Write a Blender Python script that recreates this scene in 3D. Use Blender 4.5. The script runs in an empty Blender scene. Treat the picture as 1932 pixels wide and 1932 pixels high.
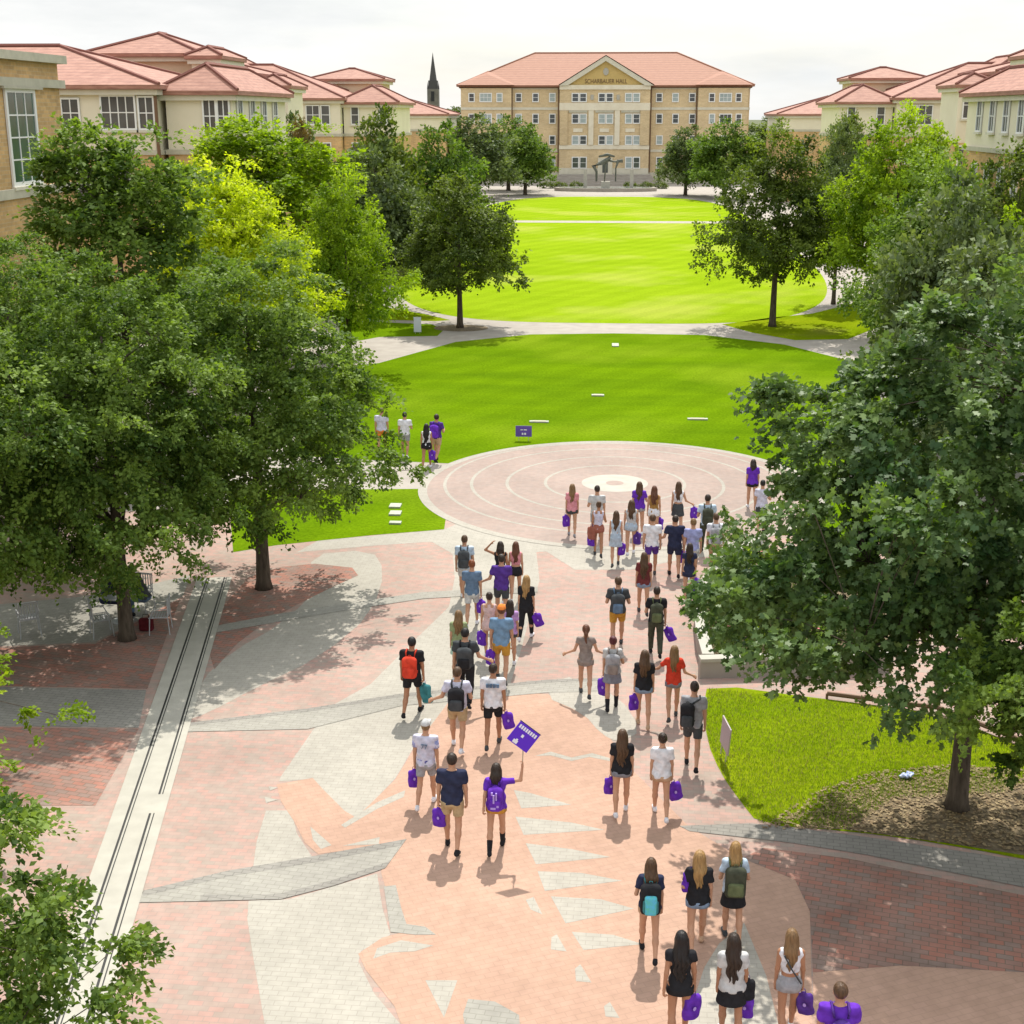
import bpy, math, random
import numpy as np
from mathutils import Matrix, Vector
C = bpy.context.scene.collection
R = math.radians
# ---------------------------------------------------------------- camera
IMG = 1932.0; F = 2552.0; TH = R(16.4); PS = R(3.7); CAMH = 12.0
cam_d = bpy.data.cameras.new('camera'); cam = bpy.data.objects.new('camera', cam_d); C.objects.link(cam)
cam_d.sensor_width = 36; cam_d.lens = 36*F/IMG; cam_d.clip_start = .5; cam_d.clip_end = 4000
cam.location = (0, 0, CAMH); cam.rotation_euler = (R(90)-TH, 0, PS)
bpy.context.scene.camera = cam
# ---------------------------------------------------------------- world, sun, exposure
SUN_EL = R(57); SUN_AZ = math.atan2(.07, 1.0)      # azimuth from +Y towards +X
w = bpy.data.worlds.new('World'); bpy.context.scene.world = w; w.use_nodes = True
nt = w.node_tree; nt.nodes.clear()
def N(t, typ, **kw):
    n = t.nodes.new(typ)
    for k, v in kw.items(): setattr(n, k, v)
    return n
wo = N(nt, 'ShaderNodeOutputWorld'); bg = N(nt, 'ShaderNodeBackground'); bg.inputs[1].default_value = .1
sky = N(nt, 'ShaderNodeTexSky', sky_type='NISHITA', sun_disc=False, sun_elevation=SUN_EL, sun_rotation=SUN_AZ)
sky.air_density = 1.2; sky.dust_density = 1.5
tc = N(nt, 'ShaderNodeTexCoord'); mp = N(nt, 'ShaderNodeMapping'); mp.inputs['Scale'].default_value = (1, 1, 4.5)
nz = N(nt, 'ShaderNodeTexNoise'); nz.inputs['Scale'].default_value = 2.6; nz.inputs['Detail'].default_value = 7; nz.inputs['Roughness'].default_value = .55
cr = N(nt, 'ShaderNodeValToRGB'); cr.color_ramp.elements[0].position = .36; cr.color_ramp.elements[0].color = (.72, .72, .72, 1)
cr.color_ramp.elements[1].position = .58; cr.color_ramp.elements[1].color = (1, 1, 1, 1)
mx = N(nt, 'ShaderNodeMixRGB')
sz = N(nt, 'ShaderNodeSeparateXYZ'); ce = N(nt, 'ShaderNodeValToRGB'); e_ = ce.color_ramp.elements       # overcast cloud deck, brighter overhead
e_[0].position = .5; e_[0].color = (.66, .66, .65, 1); e_[1].position = .75; e_[1].color = (.92, .94, .95, 1); e2 = e_.new(.57); e2.color = (.665, .67, .665, 1)
ma = N(nt, 'ShaderNodeMath', operation='MULTIPLY_ADD'); ma.inputs[1].default_value = .5; ma.inputs[2].default_value = .5
sc8 = N(nt, 'ShaderNodeMixRGB', blend_type='MULTIPLY'); sc8.inputs[0].default_value = 1; sc8.inputs[2].default_value = (8.2, 8.2, 8.2, 1)
L = nt.links.new
L(tc.outputs['Generated'], mp.inputs[0]); L(mp.outputs[0], nz.inputs[0]); L(nz.outputs[0], cr.inputs[0])
L(tc.outputs['Generated'], sz.inputs[0]); L(sz.outputs[2], ma.inputs[0]); L(ma.outputs[0], ce.inputs[0]); L(ce.outputs[0], sc8.inputs[1])
n_b = N(nt, 'ShaderNodeTexNoise'); n_b.inputs['Scale'].default_value = 3.4; n_b.inputs['Detail'].default_value = 8; n_b.inputs['Roughness'].default_value = .58; L(mp.outputs[0], n_b.inputs[0])
c_b = N(nt, 'ShaderNodeValToRGB'); c_b.color_ramp.elements[0].position = .38; c_b.color_ramp.elements[0].color = (.84, .86, .87, 1); c_b.color_ramp.elements[1].position = .56; c_b.color_ramp.elements[1].color = (1, 1, 1, 1)
m_b = N(nt, 'ShaderNodeMixRGB', blend_type='MULTIPLY'); m_b.inputs[0].default_value = 1; L(n_b.outputs[0], c_b.inputs[0]); L(sc8.outputs[0], m_b.inputs[1]); L(c_b.outputs[0], m_b.inputs[2]); L(m_b.outputs[0], mx.inputs[2])
L(cr.outputs[0], mx.inputs[0]); L(sky.outputs[0], mx.inputs[1]); L(mx.outputs[0], bg.inputs[0]); L(bg.outputs[0], wo.inputs[0])
sd = bpy.data.lights.new('sun', 'SUN'); sd.energy = 2.7; sd.angle = R(.6); sd.color = (1, .95, .86)
sun = bpy.data.objects.new('sun', sd); C.objects.link(sun)
sv = Vector((math.sin(SUN_AZ)*math.cos(SUN_EL), math.cos(SUN_AZ)*math.cos(SUN_EL), math.sin(SUN_EL)))
sun.rotation_euler = sv.to_track_quat('Z', 'Y').to_euler(); sun.location = (0, 0, 60)
vs = bpy.context.scene.view_settings
vs.view_transform = 'Standard'; vs.look = 'None'; vs.gamma = 1; vs.use_curve_mapping = False; vs.exposure = .92
cy = bpy.context.scene.cycles
cy.max_bounces = 6; cy.diffuse_bounces = 3; cy.transmission_bounces = 3; cy.transparent_max_bounces = 8
# ---------------------------------------------------------------- pixel -> world
def ray(px, py):
    x = (px-966)/F; y = -(py-966)/F
    f = np.array([-math.sin(PS)*math.cos(TH), math.cos(PS)*math.cos(TH), -math.sin(TH)])
    r = np.array([math.cos(PS), math.sin(PS), 0.]); u = np.cross(r, f)
    return f + r*x + u*y
def G(px, py, z=0.):
    d = ray(px, py); t = (z-CAMH)/d[2]; return Vector((d[0]*t, d[1]*t, z))
def PY(px, py, Y):
    d = ray(px, py); t = Y/d[1]; return Vector((d[0]*t, Y, CAMH+d[2]*t))
def P1(x, y): return ((350+1.004*x)/1.9876, (1900+1.004*y)/1.9876)
def P2(x, y): return ((1700+1.1077*x)/1.9876, (1900+1.1077*y)/1.9876)
# ---------------------------------------------------------------- object helpers
def tag(o, label=None, cat=None, group=None, kind=None):
    if label: o['label'] = label
    if cat: o['category'] = cat
    if group: o['group'] = group
    if kind: o['kind'] = kind
    return o
WORLD = set()
def empty(name, loc, label, cat, group=None, rz=0, world=False):
    o = bpy.data.objects.new(name, None); C.objects.link(o); o.location = loc; o.rotation_euler = (0, 0, rz)
    o.empty_display_size = .2
    if world: WORLD.add(o.name)
    return tag(o, label, cat, group)
def link(name, me, mats, parent=None):
    o = bpy.data.objects.new(name, me); C.objects.link(o)
    if not isinstance(mats, (list, tuple)): mats = [mats]
    if not me.materials:
        for m in mats: me.materials.append(m)
    if parent:
        o.parent = parent
        if parent.name in WORLD: o.location = -parent.location
    return o
def mesh_np(name, v, f, smooth=True, mi=None):
    """v (n,3) array, f (m,k) array of k-gons (k fixed)"""
    v = np.asarray(v, np.float32); f = np.asarray(f, np.int32)
    me = bpy.data.meshes.new(name); k = f.shape[1]
    me.vertices.add(len(v)); me.vertices.foreach_set('co', v.ravel())
    me.loops.add(f.size); me.loops.foreach_set('vertex_index', f.ravel())
    me.polygons.add(len(f)); me.polygons.foreach_set('loop_start', np.arange(0, f.size, k, dtype=np.int32))
    me.polygons.foreach_set('loop_total', np.full(len(f), k, np.int32))
    if smooth: me.polygons.foreach_set('use_smooth', np.ones(len(f), bool))
    if mi is not None: me.polygons.foreach_set('material_index', np.asarray(mi, np.int32))
    me.update(calc_edges=True); return me
class MB:
    def __init__(s): s.v = []; s.f = []
    def add(s, vs_, fs):
        b = len(s.v); s.v += [tuple(p) for p in vs_]; s.f += [[b+i for i in q] for q in fs]; return s
    def box(s, x0, y0, z0, x1, y1, z1):
        if x0 > x1: x0, x1 = x1, x0
        if y0 > y1: y0, y1 = y1, y0
        return s.add([(x0,y0,z0),(x1,y0,z0),(x1,y1,z0),(x0,y1,z0),(x0,y0,z1),(x1,y0,z1),(x1,y1,z1),(x0,y1,z1)],
            [(0,3,2,1),(4,5,6,7),(0,1,5,4),(1,2,6,5),(2,3,7,6),(3,0,4,7)])
    def tube(s, pts, rad, n=6, cap=True):
        pts = [Vector(p) for p in pts]; rad = rad if isinstance(rad, (list, tuple)) else [rad]*len(pts)
        rings = []
        for i, p in enumerate(pts):
            d = (pts[min(i+1, len(pts)-1)]-pts[max(i-1, 0)]).normalized()
            a = d.cross(Vector((0, 0, 1)) if abs(d.z) < .9 else Vector((1, 0, 0))).normalized(); b = d.cross(a)
            rings.append([p+(a*math.cos(t)+b*math.sin(t))*rad[i] for t in [2*math.pi*k/n for k in range(n)]])
        vs_ = [q for r_ in rings for q in r_]; fs = []
        for i in range(len(pts)-1):
            for k in range(n): fs.append((i*n+k, i*n+(k+1) % n, (i+1)*n+(k+1) % n, (i+1)*n+k))
        if cap: fs.append(tuple(range(n))[::-1]); fs.append(tuple((len(pts)-1)*n+k for k in range(n)))
        return s.add(vs_, fs)
    def prism(s, poly, z0, z1):
        n = len(poly); a = sum(poly[i][0]*poly[(i+1) % n][1]-poly[(i+1) % n][0]*poly[i][1] for i in range(n))
        if a < 0: poly = poly[::-1]
        vs_ = [(p[0], p[1], z0) for p in poly]+[(p[0], p[1], z1) for p in poly]
        fs = [tuple(range(n))[::-1], tuple(range(n, 2*n))]+[(i, (i+1) % n, n+(i+1) % n, n+i) for i in range(n)]
        return s.add(vs_, fs)
    def hip(s, x0, y0, x1, y1, z, rise, o=.5, ridge=None, th=.25):
        """hip roof with overhang o; ridge along the longer side unless given"""
        x0 -= o; y0 -= o; x1 += o; y1 += o; w_, d_ = x1-x0, y1-y0; h = min(w_, d_)/2
        if w_ >= d_: a, b = (x0+h, (y0+y1)/2, z+rise), (x1-h, (y0+y1)/2, z+rise)
        else: a, b = ((x0+x1)/2, y0+h, z+rise), ((x0+x1)/2, y1-h, z+rise)
        vs_ = [(x0,y0,z),(x1,y0,z),(x1,y1,z),(x0,y1,z),a,b,(x0,y0,z-th),(x1,y0,z-th),(x1,y1,z-th),(x0,y1,z-th)]
        fs = [(6,9,8,7),(6,7,1,0),(7,8,2,1),(8,9,3,2),(9,6,0,3)]
        fs += [(0,1,5,4),(1,2,5),(2,3,4,5),(3,0,4)] if w_ >= d_ else [(0,1,4),(1,2,5,4),(2,3,5),(3,0,4,5)]
        return s.add(vs_, fs)
    def build(s, name, mat, parent=None, smooth=False):
        me = bpy.data.meshes.new(name); me.from_pydata(s.v, [], s.f); me.update()
        if smooth: me.polygons.foreach_set('use_smooth', [True]*len(me.polygons))
        return link(name, me, mat, parent)
# ---------------------------------------------------------------- materials
MATS = {}
def new_mat(name):
    m = bpy.data.materials.new(name); m.use_nodes = True; t = m.node_tree
    b = t.nodes['Principled BSDF']; MATS[name] = m; return m, t, b
def ramp(t, a, b, p0=.3, p1=.7):
    r_ = N(t, 'ShaderNodeValToRGB'); e = r_.color_ramp.elements
    e[0].position = p0; e[0].color = (*a, 1); e[1].position = p1; e[1].color = (*b, 1); return r_
def mat_noise(name, c1, c2, scale=2., rough=.8, detail=4, bump=0., spec=.3, coord='Object', stretch=None):
    m, t, b = new_mat(name); tc_ = N(t, 'ShaderNodeTexCoord'); n = N(t, 'ShaderNodeTexNoise')
    n.inputs['Scale'].default_value = scale; n.inputs['Detail'].default_value = detail
    src = tc_.outputs[coord]
    if stretch:
        mp_ = N(t, 'ShaderNodeMapping'); mp_.inputs['Scale'].default_value = stretch; t.links.new(src, mp_.inputs[0]); src = mp_.outputs[0]
    t.links.new(src, n.inputs[0]); r_ = ramp(t, c1, c2); t.links.new(n.outputs[0], r_.inputs[0])
    t.links.new(r_.outputs[0], b.inputs['Base Color']); b.inputs['Roughness'].default_value = rough
    b.inputs['Specular IOR Level'].default_value = spec
    if bump:
        bp = N(t, 'ShaderNodeBump'); bp.inputs['Strength'].default_value = bump; bp.inputs['Distance'].default_value = .05
        t.links.new(n.outputs[0], bp.inputs['Height']); t.links.new(bp.outputs[0], b.inputs['Normal'])
    return m
def mat_plain(name, c, rough=.7, spec=.3, metal=0.):
    m, t, b = new_mat(name); b.inputs['Base Color'].default_value = (*c, 1)
    b.inputs['Roughness'].default_value = rough; b.inputs['Specular IOR Level'].default_value = spec; b.inputs['Metallic'].default_value = metal
    return m
def mat_brick(name, cols, bw=.3, bh=.15, mortar=(.3,.27,.24), msize=.012, rot=0., vertical=False, mott=.35, bias=0.):
    """brick paving / walls; cols = two brick colours, noise patches between them"""
    m, t, b = new_mat(name); lk = t.links.new
    g = N(t, 'ShaderNodeNewGeometry'); mp_ = N(t, 'ShaderNodeMapping')
    if vertical:   # facade: u = x+y, v = z
        sx = N(t, 'ShaderNodeSeparateXYZ'); lk(g.outputs['Position'], sx.inputs[0]); ad = N(t, 'ShaderNodeMath', operation='ADD')
        lk(sx.outputs[0], ad.inputs[0]); lk(sx.outputs[1], ad.inputs[1]); cx = N(t, 'ShaderNodeCombineXYZ')
        lk(ad.outputs[0], cx.inputs[0]); lk(sx.outputs[2], cx.inputs[1]); lk(cx.outputs[0], mp_.inputs[0])
    else: lk(g.outputs['Position'], mp_.inputs[0])
    mp_.inputs['Rotation'].default_value = (0, 0, rot)
    br = N(t, 'ShaderNodeTexBrick'); lk(mp_.outputs[0], br.inputs[0])
    for k, v in (('Scale', 1.), ('Brick Width', bw), ('Row Height', bh), ('Mortar Size', msize), ('Mortar Smooth', .3), ('Bias', bias)): br.inputs[k].default_value = v
    br.inputs['Color1'].default_value = (*cols[0], 1); br.inputs['Color2'].default_value = (*cols[1], 1); br.inputs['Mortar'].default_value = (*mortar, 1)
    n = N(t, 'ShaderNodeTexNoise'); n.inputs['Scale'].default_value = .35; n.inputs['Detail'].default_value = 5; n.inputs['Roughness'].default_value = .6
    lk(g.outputs['Position'], n.inputs[0]); r_ = ramp(t, (1-mott,)*3, (1+mott*.6,)*3, .3, .7); lk(n.outputs[0], r_.inputs[0])
    mu = N(t, 'ShaderNodeMixRGB', blend_type='MULTIPLY'); mu.inputs[0].default_value = 1
    lk(br.outputs[0], mu.inputs[1]); lk(r_.outputs[0], mu.inputs[2])
    n2 = N(t, 'ShaderNodeTexNoise'); n2.inputs['Scale'].default_value = 5.; n2.inputs['Detail'].default_value = 6; lk(g.outputs['Position'], n2.inputs[0])
    r2 = ramp(t, (.91,.91,.91), (1.05,1.05,1.05), .35, .65); lk(n2.outputs[0], r2.inputs[0])
    m2 = N(t, 'ShaderNodeMixRGB', blend_type='MULTIPLY'); m2.inputs[0].default_value = .8; lk(mu.outputs[0], m2.inputs[1]); lk(r2.outputs[0], m2.inputs[2])
    lk(m2.outputs[0], b.inputs['Base Color']); b.inputs['Roughness'].default_value = .9; b.inputs['Specular IOR Level'].default_value = .05
    return m
def mat_leaf(name, c1, c2, trans=.35, rough=.6, spec=.22, tcol=None):
    m, t, b = new_mat(name); lk = t.links.new
    at = N(t, 'ShaderNodeAttribute'); at.attribute_name = 'tone'; r_ = ramp(t, c1, c2, 0, 1); lk(at.outputs['Fac'], r_.inputs[0])
    lk(r_.outputs[0], b.inputs['Base Color']); b.inputs['Roughness'].default_value = rough; b.inputs['Specular IOR Level'].default_value = spec
    tr = N(t, 'ShaderNodeBsdfTranslucent'); mu = N(t, 'ShaderNodeMixRGB', blend_type='MULTIPLY'); mu.inputs[0].default_value = 1
    mu.inputs[2].default_value = (*(tcol or (1.5, 1.6, .5)), 1); lk(r_.outputs[0], mu.inputs[1]); lk(mu.outputs[0], tr.inputs[0])
    ms = N(t, 'ShaderNodeMixShader'); ms.inputs[0].default_value = trans
    lk(b.outputs[0], ms.inputs[1]); lk(tr.outputs[0], ms.inputs[2]); lk(ms.outputs[0], t.nodes['Material Output'].inputs[0])
    return m
# ---------------------------------------------------------------- ground materials
M_brick = mat_brick('brick_paving', ((.45,.29,.245), (.36,.30,.255)), .22, .11, (.345,.27,.235), .007, R(2), mott=.16)
M_brick2 = mat_brick('shade_darkened_brick', ((.40,.19,.145), (.28,.215,.185)), .24, .12, (.2,.15,.12), .008, R(14), mott=.3)  # brick made darker and redder, tree shade put into its colour
M_cream = mat_brick('cream_paving', ((.405,.38,.33), (.395,.37,.32)), .22, .11, (.335,.31,.27), .007, R(2), mott=.12)
M_orange = mat_brick('orange_paving', ((.475,.31,.235), (.45,.295,.22)), .22, .11, (.40,.265,.20), .007, R(-24), mott=.12)
M_grey = mat_brick('grey_paving', ((.30,.285,.255), (.275,.26,.235)), .22, .11, (.2,.19,.17), .008, R(8), mott=.2)
M_lgrey = mat_brick('pale_grey_paving', ((.355,.34,.30), (.33,.315,.28)), .22, .11, (.28,.265,.23), .008, R(8), mott=.15)
M_plaza = mat_brick('plaza_circle_paving', ((.37,.285,.25), (.345,.28,.25)), .3, .15, (.38,.3,.25), .01, 0, mott=.12)
M_conc = mat_noise('pale_concrete', (.32,.285,.25), (.39,.355,.31), 1.2, .85)
M_stone = mat_noise('cast_stone', (.38,.36,.31), (.45,.43,.37), 2.5, .8)
M_dark = mat_plain('dark_slot', (.03,.03,.03), .6)
def mat_grass(name, c1, c2, c3):
    m, t, b = new_mat(name); lk = t.links.new; g = N(t, 'ShaderNodeNewGeometry')
    n = N(t, 'ShaderNodeTexNoise'); n.inputs['Scale'].default_value = .22; n.inputs['Detail'].default_value = 5; n.inputs['Roughness'].default_value = .62
    mp_ = N(t, 'ShaderNodeMapping'); mp_.inputs['Scale'].default_value = (.6, 1.6, 1); mp_.inputs['Rotation'].default_value = (0, 0, R(12))
    lk(g.outputs['Position'], mp_.inputs[0]); lk(mp_.outputs[0], n.inputs[0]); r_ = ramp(t, c1, c2, .34, .66); lk(n.outputs[0], r_.inputs[0])
    n2 = N(t, 'ShaderNodeTexNoise'); n2.inputs['Scale'].default_value = 9.; n2.inputs['Detail'].default_value = 6; n2.inputs['Roughness'].default_value = .7
    lk(g.outputs['Position'], n2.inputs[0])
    n3 = N(t, 'ShaderNodeTexNoise'); n3.inputs['Scale'].default_value = .09; n3.inputs['Detail'].default_value = 6; lk(g.outputs['Position'], n3.inputs[0])
    r3 = ramp(t, (0,0,0), (1,1,1), .50, .66); lk(n3.outputs[0], r3.inputs[0])
    mx_ = N(t, 'ShaderNodeMixRGB'); lk(r3.outputs[0], mx_.inputs[0]); lk(r_.outputs[0], mx_.inputs[1]); mx_.inputs[2].default_value = (*c3, 1)
    r2 = ramp(t, (.68,.7,.66), (1.25,1.22,1.2), .3, .7); lk(n2.outputs[0], r2.inputs[0])
    mu = N(t, 'ShaderNodeMixRGB', blend_type='MULTIPLY'); mu.inputs[0].default_value = 1; lk(mx_.outputs[0], mu.inputs[1]); lk(r2.outputs[0], mu.inputs[2])
    mq = N(t, 'ShaderNodeMapping'); mq.inputs['Rotation'].default_value = (0, 0, R(28)); lk(g.outputs['Position'], mq.inputs[0])
    wv = N(t, 'ShaderNodeTexWave'); wv.inputs['Scale'].default_value = .16; wv.inputs['Distortion'].default_value = 2.5; wv.inputs['Detail'].default_value = 3; wv.inputs['Detail Scale'].default_value = .6; lk(mq.outputs[0], wv.inputs[0])
    rw = ramp(t, (.955,.96,.95), (1.03,1.03,1.03), .35, .65); lk(wv.outputs['Fac'], rw.inputs[0])
    mw = N(t, 'ShaderNodeMixRGB', blend_type='MULTIPLY'); mw.inputs[0].default_value = 1; lk(mu.outputs[0], mw.inputs[1]); lk(rw.outputs[0], mw.inputs[2])
    lk(mw.outputs[0], b.inputs['Base Color']); b.inputs['Roughness'].default_value = .9; b.inputs['Specular IOR Level'].default_value = 0.
    bp = N(t, 'ShaderNodeBump'); bp.inputs['Strength'].default_value = .6; bp.inputs['Distance'].default_value = .04
    lk(n2.outputs[0], bp.inputs['Height']); lk(bp.outputs[0], b.inputs['Normal']); return m
M_grass = mat_grass('lawn_grass', (.085,.160,.004), (.125,.22,.004), (.16,.245,.010))
M_grass3 = mat_grass('bright_lawn_grass', (.20,.31,.008), (.25,.36,.013), (.31,.37,.05))
M_grass2 = mat_grass('rough_grass', (.15,.23,.004), (.22,.28,.008), (.30,.27,.08))
M_soil = mat_noise('mulch', (.10,.075,.045), (.22,.17,.10), 7., .95, 8, .6)
M_back = mat_noise('far_ground', (.07,.09,.035), (.13,.14,.07), .05, .95)
# ---------------------------------------------------------------- sheets
def smooth_poly(pts, it=2):
    for _ in range(it):
        q = []
        for i in range(len(pts)):
            a, b = Vector(pts[i]), Vector(pts[(i+1) % len(pts)]); q += [a*.75+b*.25, a*.25+b*.75]
        pts = q
    return [tuple(p) for p in pts]
def sheet(name, pts, lvl, mat, sm=0, kind='structure'):
    pts = [(p[0], p[1]) for p in pts]
    if sm: pts = [(p[0], p[1]) for p in smooth_poly([(a, b, 0) for a, b in pts], sm)]
    n = len(pts); a = sum(pts[i][0]*pts[(i+1) % n][1]-pts[(i+1) % n][0]*pts[i][1] for i in range(n))
    if a < 0: pts = pts[::-1]
    import mathutils.geometry as mg
    tri = mg.tessellate_polygon([[Vector((p[0], p[1], 0)) for p in pts]])
    me = bpy.data.meshes.new(name); z = lvl*.002
    fs = []
    for t_ in tri:
        p, q, r_ = [pts[i] for i in t_]
        ar = (q[0]-p[0])*(r_[1]-p[1])-(r_[0]-p[0])*(q[1]-p[1]); fs.append(t_ if ar > 0 else t_[::-1])
    me.from_pydata([(p[0], p[1], z) for p in pts], [], fs); me.update()
    return tag(link(name, me, mat), kind=kind)
def usheet(name, upts, lvl, mat, sm=0): return sheet(name, [G(*p) for p in upts], lvl, mat, sm)
def circ(cx, cy_, r, n=96, ry=None): return [(cx+r*math.cos(2*math.pi*k/n), cy_+(ry or r)*math.sin(2*math.pi*k/n)) for k in range(n)]
sheet('ground', [(-1500,-300),(1500,-300),(1500,3000),(-1500,3000)], -6, M_back)
sheet('plaza_pavement', [(-70,-25),(70,-25),(70,40),(-70,40)], 0, M_brick)
sheet('walkway', [(-40,40),(40,40),(40,251),(-40,251)], 0, M_conc)
# lawns
usheet('lawn', [(560,700),(715,685),(860,645),(1000,631),(1160,629),(1330,632),(1480,650),(1640,690),(1700,860),(1440,900),(880,876),(700,868),(560,860)], 2, M_grass)
usheet('lawn', [(838,999),(700,1010),(520,1029),(440,1042),(430,925),(850,922)], 2, M_grass)
usheet('lawn', [(1480,905),(1750,905),(1950,1000),(1880,1050),(1560,1010),(1420,1010)], 2, M_grass)
up = []
for k in range(120):
    a_ = 2*math.pi*k/120; ca, sa = math.cos(a_), math.sin(a_); e_ = .55
    up.append((.7+17.2*math.copysign(abs(ca)**e_, ca), 145.5+64.6*math.copysign(abs(sa)**e_, sa)))
sheet('lawn', up, 2, M_grass3)
sheet('path', [(-20,158.6),(22,158.6),(22,161.6),(-20,161.6)], 4, M_conc)
# beds either side of the crossing
usheet('planting_bed', [(640,560),(715,578),(800,592),(850,604),(822,606),(700,603),(640,600)], 2, M_grass2)
usheet('planting_bed', [(640,603),(700,607),(815,612),(838,622),(825,634),(715,636),(640,650)], 2, M_grass)
usheet('planting_bed', [(1362,612),(1450,600),(1530,592),(1620,570),(1700,600),(1600,640),(1500,642),(1420,628)], 2, M_grass2)
sheet('tree_bed', circ(*G(870,619).xy, 1.6, 24, 1.3), 3, M_soil)
# plaza circle with its rings
sheet('plaza_circle', circ(.8, 43.75, 6.75), 4, M_plaza)
def ring(cx, cy_, r, wd, lvl, mat, name='paving_ring', n=96):
    m = MB(); z = lvl*.002
    o_ = circ(cx, cy_, r+wd/2, n); i_ = circ(cx, cy_, r-wd/2, n)
    m.add([(p[0], p[1], z) for p in o_]+[(p[0], p[1], z) for p in i_], [(k, (k+1) % n, n+(k+1) % n, n+k) for k in range(n)])
    return tag(m.build(name, mat), kind='structure')
ring(.8, 43.75, 6.6, .3, 5, M_cream)
for r_ in (2.35, 3.65, 4.85, 5.75): ring(.62, 44.35, r_, .11, 5, M_cream)
sheet('paving_disc', circ(.62, 44.35, 1.12), 5, M_stone)
sheet('paving_disc', circ(.62, 44.35, .3), 6, M_plaza)
# foreground paving figure -------------------------------------------------
def s1(name, pts, lvl, mat, sm=0): return usheet(name, [P1(*p) for p in pts], lvl, mat, sm)
def s2(name, pts, lvl, mat, sm=0): return usheet(name, [P2(*p) for p in pts], lvl, mat, sm)
usheet('cream_paving', [(600,1020),(838,999),(870,985),(1100,1005),(1300,1030),(1440,1020),(1440,1040),(1290,1055),(1190,1075),(1085,1075),(1030,1040),(1012,1042),(1018,1095),(1000,1160),(985,1220),(960,1300),(880,1330),(790,1395),(745,1470),(672,1545),(650,1530),(612,1495),(590,1470),(527,1474),(530,1465),(575,1400),(620,1335),(700,1290),(781,1209),(847,1145),(858,1090),(854,1045),(814,1022),(700,1030),(560,1042)], 1, M_cream)
s1('cream_paving', [(345,800),(400,650),(520,540),(700,440),(850,300),(800,180),(1040,160),(1090,240),(1040,400),(850,560),(600,680),(430,770)], 1, M_cream, 1)
s1('cream_paving', [(580,1472),(730,1467),(1060,1370),(1080,1500),(1110,1600),(1000,1660),(990,1700),(1050,1820),(1170,1960),(1170,2150),(690,2150),(640,1932),(600,1700),(575,1540)], 1, M_cream)
s1('cream_paving', [(645,1135),(740,1135),(760,1220),(820,1312),(597,1348),(610,1250)], 1, M_cream)
s1('cream_paving', [(-60,1640),(60,1640),(80,1932),(80,2150),(-60,2150)], 1, M_cream)
usheet('orange_paving', [(850,1320),(930,1303),(1034,1310),(1106,1346),(1150,1391),(1190,1450),(1300,1560),(1400,1620),(1500,1660),(1528,1720),(1530,1800),(1536,2060),(800,2060),(745,1900),(690,1830),(676,1800),(720,1770),(775,1755),(735,1700),(720,1650),(716,1620),(745,1590),(700,1598),(600,1612),(575,1590),(555,1550),(530,1512),(522,1480),(590,1468),(610,1490),(650,1530),(672,1543),(745,1472),(792,1397)], 2, M_orange)
usheet('orange_paving', [(1534,1835),(1700,1822),(1932,1835),(2080,1850),(2080,2060),(1534,2060)], 2, M_orange)
s2('cream_paving', [(300,640),(380,570),(430,600),(560,640),(640,760),(560,800),(500,770),(440,700)], 3, M_cream, 1)
for q in ([(810,1195),(890,1265),(850,1280),(820,1245)], [(925,1190),(1060,1105),(1165,1060),(1160,1085),(1060,1130),(940,1200)], [(1045,1690),(1060,1650),(1150,1620),(1270,1640),(1200,1662),(1110,1667)],
          [(1240,1770),(1360,1770),(1310,1910)], [(930,1268),(1070,1235),(1066,1262)], [(640,1085),(690,1095),(645,1108)], [(655,1045),(690,1050),(660,1062)]):
    s1('cream_paving', q, 3, M_cream)
for q in ([(205,960),(260,970),(400,1010),(230,1022)], [(210,1050),(400,1070),(512,1095),(238,1112)], [(245,1140),(400,1160),(532,1187),(280,1212)], [(285,1235),(430,1240),(572,1267),(310,1302)],
          [(330,1320),(500,1330),(612,1362),(380,1412)], [(400,1440),(540,1450),(642,1482),(440,1502)], [(245,1332),(272,1322),(302,1382),(262,1365)], [(332,1460),(350,1448),(384,1507),(330,1500)],
          [(412,1565),(430,1550),(468,1612),(415,1607)], [(510,1692),(530,1678),(563,1732),(515,1727)], [(275,845),(330,830),(400,850),(470,835),(530,852),(530,862),(460,848),(400,862),(330,843)]):
    s2('cream_paving', q, 3, M_cream)
s2('cream_paving', [(985,1410),(1060,1590),(1100,1751),(1150,1900),(760,1900),(820,1650),(850,1560),(900,1480)], 3, M_cream)
for q in ([(1085,1420),(1130,1415),(1150,1500),(1170,1560),(1240,1570),(1280,1600),(1200,1600),(1110,1590)], [(1400,1840),(1500,1850),(1590,1900),(1600,2000),(1400,2000),(1380,1900)]): s1('grey_paving', q, 4, M_lgrey)
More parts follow.
